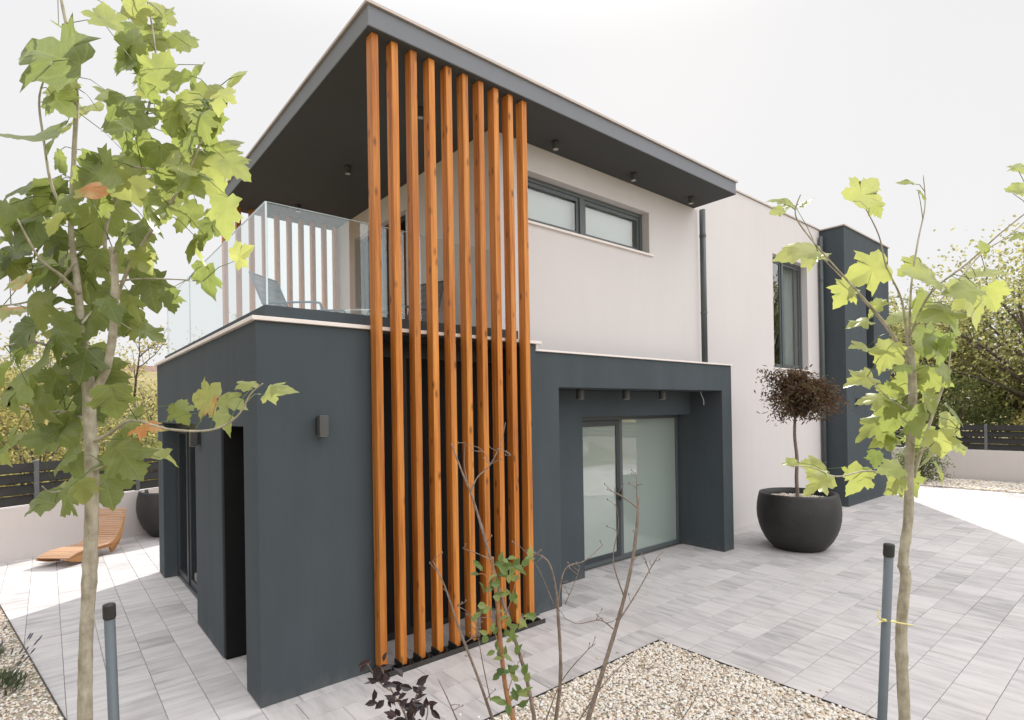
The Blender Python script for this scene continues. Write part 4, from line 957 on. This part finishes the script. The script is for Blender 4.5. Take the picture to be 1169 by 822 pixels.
def stem(px, r0, r1, dz=0.0, toground=True, foot=None):
    sp = T.limb(px, r0, r1, dz, k=6, n=8)
    if toground: T.tr.tube(smooth_path([foot + Vector((random.uniform(-.04, .04), random.uniform(-.04, .04), -0.02)), (foot + sp[0]) / 2 + Vector((0, 0, 0.0)), sp[0]], 6), r0 * 1.35, r0, 8)
F1 = at(640, 830, D1); F1.z = 0
stem([(633, 832), (640, 770), (637, 700), (634, 670), (625, 640), (600, 628)], 0.0075, 0.002, -0.1, True, F1)
stem([(668, 832), (690, 760), (708, 700), (722, 640), (728, 590), (728, 566)], 0.0090, 0.0045, 0.1, True, F1)
T.limb([(728, 580), (712, 568), (697, 560)], 0.0035, 0.002); T.limb([(727, 568), (727, 555), (726, 540)], 0.002, 0.001)
T.limb([(702, 715), (725, 680), (748, 640), (757, 630)], 0.0032, 0.0012, 0.05); T.limb([(742, 655), (738, 642), (734, 632)], 0.0018, 0.0008)
T.limb([(712, 680), (700, 640), (706, 600), (703, 575)], 0.003, 0.001, -0.05)
T.limb([(637, 690), (645, 650), (668, 640), (688, 622)], 0.003, 0.0012, 0.1); T.limb([(645, 690), (658, 660), (662, 645)], 0.0018, 0.0008)
T.limb([(700, 718), (685, 708), (660, 712), (645, 706)], 0.0026, 0.0012)
T.limb([(632, 690), (615, 650), (595, 625)], 0.002, 0.001, -0.08)
stem([(655, 832), (690, 780), (730, 740)], 0.0035, 0.0012, 0.1, False)
stem([(620, 832), (640, 780), (668, 745), (680, 735)], 0.003, 0.001, -0.1, False)
spurs(T, 38)
root(T, 'bare_shrub', 'leafless branching shrub in the gravel bed, in front of the sliding door', 'shrub', (640, 830), D1, [M_TWIG, M_TWIG])
T = PhotoTree(1.95); F2 = at(585, 830, 1.95); F2.z = 0
stem([(612, 832), (600, 770), (575, 690), (555, 620), (540, 570), (528, 540), (515, 506)], 0.0075, 0.0022, 0.05, True, F2)
T.limb([(538, 560), (545, 545), (560, 530), (572, 505), (577, 482)], 0.0028, 0.001, 0.08); T.limb([(560, 530), (548, 512), (530, 508)], 0.0014, 0.0008); T.limb([(568, 512), (578, 516), (583, 520)], 0.0014, 0.0008); T.limb([(534, 552), (530, 530), (531, 505)], 0.0018, 0.0008)
T.limb([(562, 640), (545, 632), (528, 626)], 0.0022, 0.001)
stem([(566, 832), (548, 780), (525, 720), (508, 670), (494, 640)], 0.0062, 0.0018, -0.05, True, F2)
T.limb([(530, 735), (545, 720), (535, 700), (522, 692)], 0.002, 0.0009); T.limb([(560, 800), (548, 740), (545, 700), (552, 690)], 0.002, 0.0008)
stem([(526, 832), (512, 800), (500, 775)], 0.003, 0.0012, -0.05, True, F2)
spurs(T, 26)
root(T, 'bare_shrub', 'leafless thin-stemmed shrub in front of the lower timber slats', 'shrub', (585, 830), 1.95, [M_TWIG, M_TWIG])
T = PhotoTree(2.3); F2 = at(800, 850, 2.3); F2.z = 0
stem([(770, 832), (795, 795), (798, 770)], 0.0022, 0.0008, 0, True, F2); stem([(785, 832), (812, 808), (820, 795)], 0.002, 0.0008, 0, True, F2); T.limb([(780, 822), (775, 800), (785, 780)], 0.0016, 0.0007); T.limb([(795, 795), (780, 785), (775, 775)], 0.0012, 0.0006)
spurs(T, 8, 0.01, 0.03)
root(T, 'bare_shrub', 'low leafless twigs at the bottom edge, over the pale gravel', 'shrub', (790, 850), 2.3, [M_TWIG, M_TWIG])

# green sapling
T = PhotoTree(1.85); F3 = at(590, 840, 1.85); F3.z = 0
stem([(590, 835), (578, 790), (572, 740), (568, 690), (563, 655), (562, 636)], 0.0085, 0.0055, 0, True, F3)
T.limb([(570, 720), (582, 690), (590, 660), (600, 645)], 0.002, 0.0008); T.limb([(573, 750), (560, 700), (556, 660), (545, 655)], 0.002, 0.0008); T.limb([(580, 790), (590, 760), (600, 745)], 0.0018, 0.0008)
for (x, y, w) in [(548, 656, 14), (575, 640, 16), (600, 645, 14), (565, 690, 24), (558, 670, 12), (585, 680, 14), (575, 715, 18), (560, 725, 12), (590, 705, 12), (580, 755, 16), (590, 775, 18), (595, 805, 22), (575, 800, 18), (570, 770, 12), (566, 742, 14), (586, 730, 14), (600, 790, 14), (552, 700, 10), (582, 660, 12), (590, 650, 10), (568, 655, 10), (610, 700, 8)]:
    for k in range(random.choice((3, 4, 5))):
        p = at(x + random.gauss(0, w * 0.35), y + random.gauss(0, w * 0.35), 1.85 + random.uniform(-0.05, 0.05)); a = random.uniform(0, 6.28)
        small_leaf(T.lf, p, CR * math.cos(a) + CU * (math.sin(a) + 0.2) + rv() * 0.3, (-CF * 0.6 + Vector((0, 0, 0.6)) + rv() * 0.5).normalized(), random.uniform(0.028, 0.050), random.uniform(0.019, 0.028), random.betavariate(2, 2.2))
root(T, 'green_sapling', 'slim green-leaved sapling with a reddish stem, in front of the timber slats', 'sapling', (590, 840), 1.85, [M_TWIGR, M_TWIG], M_SAPL)

# purple shrub
T = PhotoTree(1.75); F4 = at(462, 860, 1.75); F4.z = 0
stem([(470, 845), (462, 815), (448, 790), (436, 765)], 0.004, 0.0014, 0, True, F4); stem([(475, 845), (472, 815), (476, 792), (484, 782)], 0.0035, 0.0012, 0.05, True, F4); T.limb([(448, 790), (432, 778), (424, 765), (420, 758)], 0.0018, 0.0008); stem([(480, 845), (488, 815), (487, 805)], 0.0025, 0.001, -0.05, True, F4)
for (x, y, w, n_) in [(434, 762, 8, 3), (423, 757, 5, 2), (440, 780, 12, 9), (452, 795, 14, 12), (470, 800, 12, 9), (480, 787, 7, 5), (462, 815, 14, 11), (488, 808, 7, 5), (446, 812, 10, 6), (475, 820, 12, 8), (430, 775, 6, 3)]:
    for k in range(n_):
        p = at(x + random.gauss(0, w * 0.6), y + random.gauss(0, w * 0.6), 1.75 + random.uniform(-0.07, 0.07)); a = random.uniform(0, 6.28)
        small_leaf(T.lf, p, CR * math.cos(a) + CU * (math.sin(a)) + rv() * 0.4, (-CF * 0.4 + Vector((0, 0, 0.6)) + rv() * 0.7).normalized(), random.uniform(0.03, 0.05), random.uniform(0.018, 0.026), random.betavariate(1.6, 2.5))
root(T, 'purple_shrub', 'dark purple-leaved shrub at the foot of the first timber slat', 'shrub', (462, 860), 1.75, [M_TWIG, M_TWIG], M_PURP)

# lavender in the left bed
def lavender(x, y, r, label, spikes):
    t = thing('lavender_plant', label, 'plant', (x, y, 0), 0, 'lavender plants in the side gravel bed'); b = MB()
    for k in range(260):
        a = random.uniform(0, 6.28); rr = r * random.random() ** 0.6 * 0.75; p = Vector((rr * math.cos(a), rr * math.sin(a), random.uniform(0.0, 0.13) * (1.2 - rr / r)))
        small_leaf(b, p, Vector((math.cos(a) * 0.6, math.sin(a) * 0.6, 1.0)) + rv() * 0.35, rv(), random.uniform(0.05, 0.09), 0.008, random.random())
    b.build('foliage', M_LAV, t)
    for k in range(spikes):
        b = MB(); s = MB()
        a = random.uniform(0, 6.28); d = Vector((math.cos(a) * 0.8, math.sin(a) * 0.8, 1)).normalized(); L = random.uniform(0.22, 0.38); p0 = Vector((d.x * 0.05, d.y * 0.05, 0.05)); p1 = p0 + d * L
        b.tube([p0, (p0 + p1) / 2 + Vector((0, 0, 0.02)), p1], 0.0016, 0.0011, 4); q = p1 + d * 0.055; s.tube([p1 - d * 0.004, p1 + d * 0.015, p1 + d * 0.04, q], 0.002, n=6, rad=[0.003, 0.0065, 0.006, 0.002])
        st = b.build('flower_stalk', M_LAV, t); s.build('flower_spike', M_SPIKE, st)
lavender(-1.60, 1.75, 0.24, 'lavender clump with dry grey spikes, nearest the bottom left corner', 26)
lavender(-1.78, 2.7, 0.20, 'smaller lavender clump behind the nearest one, beside the paving', 16)

# ------------------------------------------------------------------ potted maple
mp = thing('maple_tree', 'small purple-leaved maple with an umbrella crown in the big black planter', 'tree', (8.12, -0.62, 0.0))
b = MB(); tk = smooth_path([(0.0, 0, 0.76), (-0.015, 0.01, 1.1), (-0.01, 0.0, 1.45), (-0.03, 0.02, 1.8), (-0.01, 0.02, 2.08)], 6)
b.tube(tk, 0.030, 0.022, 10)
ends = []
for k in range(15):
    a = k * 6.283 / 5.5 + random.uniform(-0.2, 0.2); rr = random.uniform(0.08, 0.42); z = 2.60 + random.uniform(-0.30, 0.20) - 0.20 * (rr / 0.4) ** 2
    e = Vector((rr * math.cos(a) + 0.09, rr * math.sin(a) - 0.07, z)); m_ = Vector((rr * 0.4 * math.cos(a), rr * 0.4 * math.sin(a), 2.14 + 0.5 * (z - 2.14)))
    b.tube(smooth_path([tk[-1], m_, e], 5), 0.010, 0.003, 6); ends.append(e)
    for j in range(2):
        e2 = e + Vector((random.gauss(0, 0.14), random.gauss(0, 0.14), random.uniform(-0.12, 0.10))); b.tube([m_, (m_ + e2) / 2 + Vector((0, 0, 0.03)), e2], 0.005, 0.002, 5); ends.append(e2)
b.build('trunk', M_TWIG, mp, smooth=True)
l = MB()
for e in ends:
    for k in range(150):
        p = e + Vector((random.gauss(0, 0.115), random.gauss(0, 0.105), random.gauss(0, 0.075)))
        a = random.uniform(0, 6.28); small_leaf(l, p, Vector((math.cos(a), math.sin(a), random.uniform(-1.1, 0.1))), Vector((0, 0, 1)) + rv() * 0.6, random.uniform(0.05, 0.10), 0.027, random.betavariate(1.8, 2.2))
l.build('crown', M_MAPLE, mp)

# ------------------------------------------------------------------ background vegetation
def bush(loc, r, h, label, mat, n=2600, group=None, name='bush', trunk=0.0, leaf=0.10, clumps=26, spread=0.30, cat='bush'):
    t = thing(name, label, cat, loc, 0, group); b = MB(); l = MB(); cs = []
    for k in range(clumps):
        d = rv(); d.z = abs(d.z) if trunk == 0 else d.z; q = random.uniform(0.45, 1.0)
        c = Vector((d.x * r * q, d.y * r * q, trunk + (h - trunk) * (0.5 + 0.5 * d.z * q) if trunk else h * (0.12 + 0.82 * d.z * q))); cs.append(c)
    hub = Vector((0, 0, max(trunk, h * 0.12)))
    tp = smooth_path([(0, 0, -0.4), (random.uniform(-.1, .1), random.uniform(-.1, .1), hub.z * 0.5), hub], 4); b.tube(tp, 0.035 * h, 0.02 * h, 8)
    for c in cs: b.tube(smooth_path([hub, hub.lerp(c, 0.5) + Vector((random.gauss(0, .06), random.gauss(0, .06), random.gauss(0, .05))) * r, c], 4), 0.011 * h, 0.003 * h, 5)
    for c in cs:
        ct = random.gauss(0, 0.16); sr = spread * r * random.uniform(0.6, 1.15)
        for k in range(n // clumps):
            gs = [max(-1.9, min(1.9, random.gauss(0, 1))) for _ in range(3)]; p = c + Vector((gs[0] * sr, gs[1] * sr, gs[2] * sr * 0.62))
            if p.z < 0.02: continue
            small_leaf(l, p, rv() + Vector((0, 0, 0.2)), (rv() + Vector((0, 0, 0.5))).normalized(), leaf * random.uniform(0.7, 1.5), leaf * random.uniform(0.55, 0.95), min(1, max(0, random.gauss(0.5, 0.2) + ct)))
    b.build('trunk', M_BARKD, t, smooth=True); l.build('crown', mat, t); return t
def gz(x, y): return terrain(x, y)
# right: big trees beyond the far wall
RT = [(25.5, -2.2, 4.6, 8.6, 'tall olive-green pine beyond the far wall, at the right edge', M_OLIVE, 1.6), (27, 2.6, 3.6, 6.4, 'rounded olive-green tree beyond the far wall, right of the stair tower', M_OLIVE, 1.0), (24, -6.5, 4.0, 8.2, 'large spreading tree beyond the far wall, outermost on the right', M_OLIVE, 1.5), (30, -0.2, 4.4, 7.4, 'dense dark tree behind the others beyond the far wall', M_GREENB, 1.2), (23.4, 0.6, 1.7, 3.3, 'low dark bushy tree right behind the far board fence', M_GREENB, 0.5), (23.0, -2.2, 1.5, 2.9, 'yellowish bushy shrub right behind the far board fence', M_DRY, 0.4), (33, 5, 4.5, 7.0, 'distant tree partly hidden by the stair tower', M_OLIVE, 1.2)]
for x, y, r, h, lb, mt, tk_ in RT:
    bush((x, y, gz(x, y)), r, h, lb, mt, int(11000 if h > 5 else 3600), 'trees beyond the far wall', 'background_tree', tk_, 0.13 if h > 5 else 0.10, 60 if h > 5 else 26, 0.20, 'tree')
bush((18.75, 0.35, 0.0), 0.62, 1.25, 'dense round green shrub in the gravel beside the stair tower', M_GREENB, 2200, None, 'garden_shrub', 0, 0.06, 30, 0.26, 'shrub')
# left: scrub on the bank behind the board fence
lbank = [(-7.5, 11.0, 1.5, 2.1, M_DRY), (-5.2, 11.6, 1.6, 2.4, M_DRY), (-3.2, 11.2, 1.4, 2.0, M_OLIVE), (-1.4, 12.0, 1.5, 2.3, M_DRY), (0.4, 12.6, 1.4, 2.0, M_OLIVE), (2.4, 13.4, 1.4, 2.2, M_DRY), (-6.4, 15.5, 2.0, 2.7, M_OLIVE), (-3.4, 16.0, 2.0, 2.9, M_DRY), (-0.6, 16.6, 2.0, 2.8, M_OLIVE), (2.4, 17.2, 2.0, 2.4, M_DRY), (5.0, 18.0, 2.0, 2.6, M_OLIVE), (-4.6, 21.5, 2.4, 3.4, M_OLIVE), (-1.0, 22.5, 2.4, 3.2, M_DRY)]
ll = ['dry yellow bush behind the left fence, leftmost of the front row', 'dry yellow bush behind the left fence, second from the left in front', 'olive-green bush behind the fence, above the chaise longue foot', 'dry yellow bush behind the fence, left of the near trunk', 'olive-green bush behind the fence, right of the near trunk', 'dry yellow bush behind the fence, nearest the house corner', 'olive bush higher on the bank, leftmost of the second row', 'dry tall bush higher on the bank, second of the second row', 'olive tall bush higher on the bank, middle of the second row', 'dry bush higher on the bank, close to the house edge', 'olive bush higher on the bank, seen past the balcony glass', 'large olive bush at the back of the bank, on the left', 'large dry bush at the back of the bank, on the right']
for (x, y, r, h, mt), lb in zip(lbank, ll):
    bush((x, y, gz(x, y)), r * 1.15, h * 1.1, lb, mt, 3600, 'scrub on the bank behind the left fence', 'scrub_bush', 0, 0.075 if y < 14 else 0.10, 30, 0.24)
# sparse autumn tree behind the balcony edge
def sparse_tree(loc, h, label, mat, nleaf=700, leaf=0.09):
    t = thing('sparse_tree', label, 'tree', loc, 0, 'thin autumn trees on the bank'); b = MB(); l = MB(); tips = []
    def grow(p, d, L, r, k):
        pts = [p]; q = p.copy(); dd = d.copy()
        for i in range(4): dd = (dd + rv() * 0.16 + Vector((0, 0, 0.05))).normalized(); q = q + dd * L / 4; pts.append(q.copy())
        b.tube(pts, r, r * 0.55, 6)
        if k == 0: tips.extend(pts[1:]); return
        for j in range(4): grow(pts[random.choice((1, 2, 3, 4))], (dd + rv() * 0.75).normalized(), L * random.uniform(0.5, 0.75), r * 0.5, k - 1)
    grow(Vector((0, 0, -0.3)), Vector((0, 0, 1)), h * 0.55, 0.016 * h, 3)
    for k in range(nleaf): p = random.choice(tips) + rv() * 0.12; small_leaf(l, p, rv(), rv(), leaf * random.uniform(0.6, 1.2), leaf * 0.6, random.random())
    b.build('trunk', M_BARKD, t, smooth=True); l.build('crown', mat, t)
sparse_tree((0.9, 14.4, gz(0.9, 14.4)), 4.3, 'thin nearly leafless autumn tree, left of the balcony glass', M_DRY)
sparse_tree((-3.5, 14.0, gz(-3.5, 14.0)), 4.6, 'thin sparse autumn tree behind the rusty-leaved plane tree', M_DRY, 900)
sparse_tree((4.2, 15.6, gz(4.2, 15.6)), 4.4, 'thin sparse tree on the bank, seen through the balcony glass', M_OLIVE, 1500)
# far house with red roof
hx, hy = 6.5, 60.0
fh = thing('far_house', 'distant cream house with a low reddish tiled roof on the bank', 'house', (hx, hy, gz(hx, hy) - 3.0), R(15))
b = MB(); b.box(-5, 5, -4, 4, 0, 3.2); b.build('wall', M_GWALL, fh)
b = MB(); b.prism([(-5.5, -4.6, 3.2), (-5.5, 4.6, 3.2), (-5.5, 0, 5.0)], (11, 0, 0)); b.build('roof', M_RTILE, fh)
for xw in (-3, 0, 3):
    b = MB(); b.box(xw - 0.5, xw + 0.5, -4.05, -3.99, 1.0, 2.3); b.build('window', M_DGLASS, fh)
# bank facing the house (seen in the door glass)
for k, (x, lb) in enumerate(((-4, 'dry bush behind the boundary fence facing the house, farthest left'), (2, 'dry bush behind the boundary fence, opposite the timber slats'), (8, 'dry bush behind the boundary fence, opposite the sliding door'), (13, 'dry bush behind the boundary fence, opposite the tall window'))):
    bush((x, -15.0, gz(x, -15.0)), 2.0, 2.6, lb, M_DRY, 1500, 'scrub behind the boundary fence', 'scrub_bush', 0, 0.12, 24, 0.26)

# ------------------------------------------------------------------ light, sky, view
sun = bpy.data.lights.new('sun', 'SUN'); sun.energy = 2.7; sun.angle = R(0.5); sun.color = (1.0, 0.965, 0.915)
so = bpy.data.objects.new('sun', sun); COL.objects.link(so)
sdir = Vector((math.cos(SUN_AZ) * math.cos(SUN_EL), math.sin(SUN_AZ) * math.cos(SUN_EL), math.sin(SUN_EL)))
so.rotation_euler = sdir.to_track_quat('Z', 'Y').to_euler(); so.location = sdir * 50
W = bpy.data.worlds.new('World'); SC.world = W; W.use_nodes = True; nt = W.node_tree; nt.nodes.clear()
def wn(t, **k):
    x = nt.nodes.new(t)
    for a_, v in k.items(): setattr(x, a_, v)
    return x
sky = wn('ShaderNodeTexSky', sky_type='NISHITA'); sky.sun_disc = False; sky.sun_elevation = SUN_EL; sky.sun_rotation = math.pi / 2 - SUN_AZ; sky.altitude = 100; sky.dust_density = 3.0
bg = wn('ShaderNodeBackground'); bg.inputs['Strength'].default_value = 0.1414
tc = wn('ShaderNodeTexCoord'); sep = wn('ShaderNodeSeparateXYZ'); nt.links.new(tc.outputs['Generated'], sep.inputs[0])
# pale sky: even in view, brightness raised overhead and behind the camera
mr = wn('ShaderNodeMapRange'); mr.interpolation_type = 'SMOOTHSTEP'; mr.inputs['From Min'].default_value = 0.52; mr.inputs['From Max'].default_value = 0.95; mr.inputs['To Min'].default_value = 2.95; mr.inputs['To Max'].default_value = 8.0
nt.links.new(sep.outputs['Z'], mr.inputs['Value'])
nz = wn('ShaderNodeTexNoise'); nz.inputs['Scale'].default_value = 1.6; nz.inputs['Detail'].default_value = 5; nt.links.new(tc.outputs['Generated'], nz.inputs['Vector'])
mr2 = wn('ShaderNodeMapRange'); mr2.inputs['To Min'].default_value = 0.965; mr2.inputs['To Max'].default_value = 1.035; nt.links.new(nz.outputs['Fac'], mr2.inputs['Value'])
mu = wn('ShaderNodeMath', operation='MULTIPLY'); nt.links.new(mr.outputs[0], mu.inputs[0]); nt.links.new(mr2.outputs[0], mu.inputs[1])
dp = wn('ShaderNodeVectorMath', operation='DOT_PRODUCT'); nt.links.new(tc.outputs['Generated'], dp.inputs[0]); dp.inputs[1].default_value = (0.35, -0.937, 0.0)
mb_ = wn('ShaderNodeMapRange'); mb_.interpolation_type = 'SMOOTHSTEP'; mb_.inputs['From Min'].default_value = 0.22; mb_.inputs['From Max'].default_value = 0.9; mb_.inputs['To Min'].default_value = 1.0; mb_.inputs['To Max'].default_value = 2.35; nt.links.new(dp.outputs['Value'], mb_.inputs['Value'])  # extra sky brightness added behind the camera to light the front walls
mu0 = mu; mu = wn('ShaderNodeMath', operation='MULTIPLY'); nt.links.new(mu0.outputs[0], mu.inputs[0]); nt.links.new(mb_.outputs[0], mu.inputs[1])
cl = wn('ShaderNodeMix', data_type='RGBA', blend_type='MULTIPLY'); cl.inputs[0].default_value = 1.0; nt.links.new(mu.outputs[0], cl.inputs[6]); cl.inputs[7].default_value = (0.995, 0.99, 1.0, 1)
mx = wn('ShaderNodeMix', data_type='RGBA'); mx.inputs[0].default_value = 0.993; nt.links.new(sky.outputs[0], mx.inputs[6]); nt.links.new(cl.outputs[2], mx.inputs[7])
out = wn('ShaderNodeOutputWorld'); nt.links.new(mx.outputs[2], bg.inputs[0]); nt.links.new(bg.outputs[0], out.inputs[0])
vs = SC.view_settings; vs.view_transform = 'Standard'; vs.look = 'None'; vs.exposure = 1.08; vs.gamma = 1.0; vs.use_curve_mapping = False
SC.render.resolution_x = 1024; SC.render.resolution_y = 720
SC.cycles.max_bounces = 8; SC.cycles.transparent_max_bounces = 16; SC.cycles.use_denoising = True
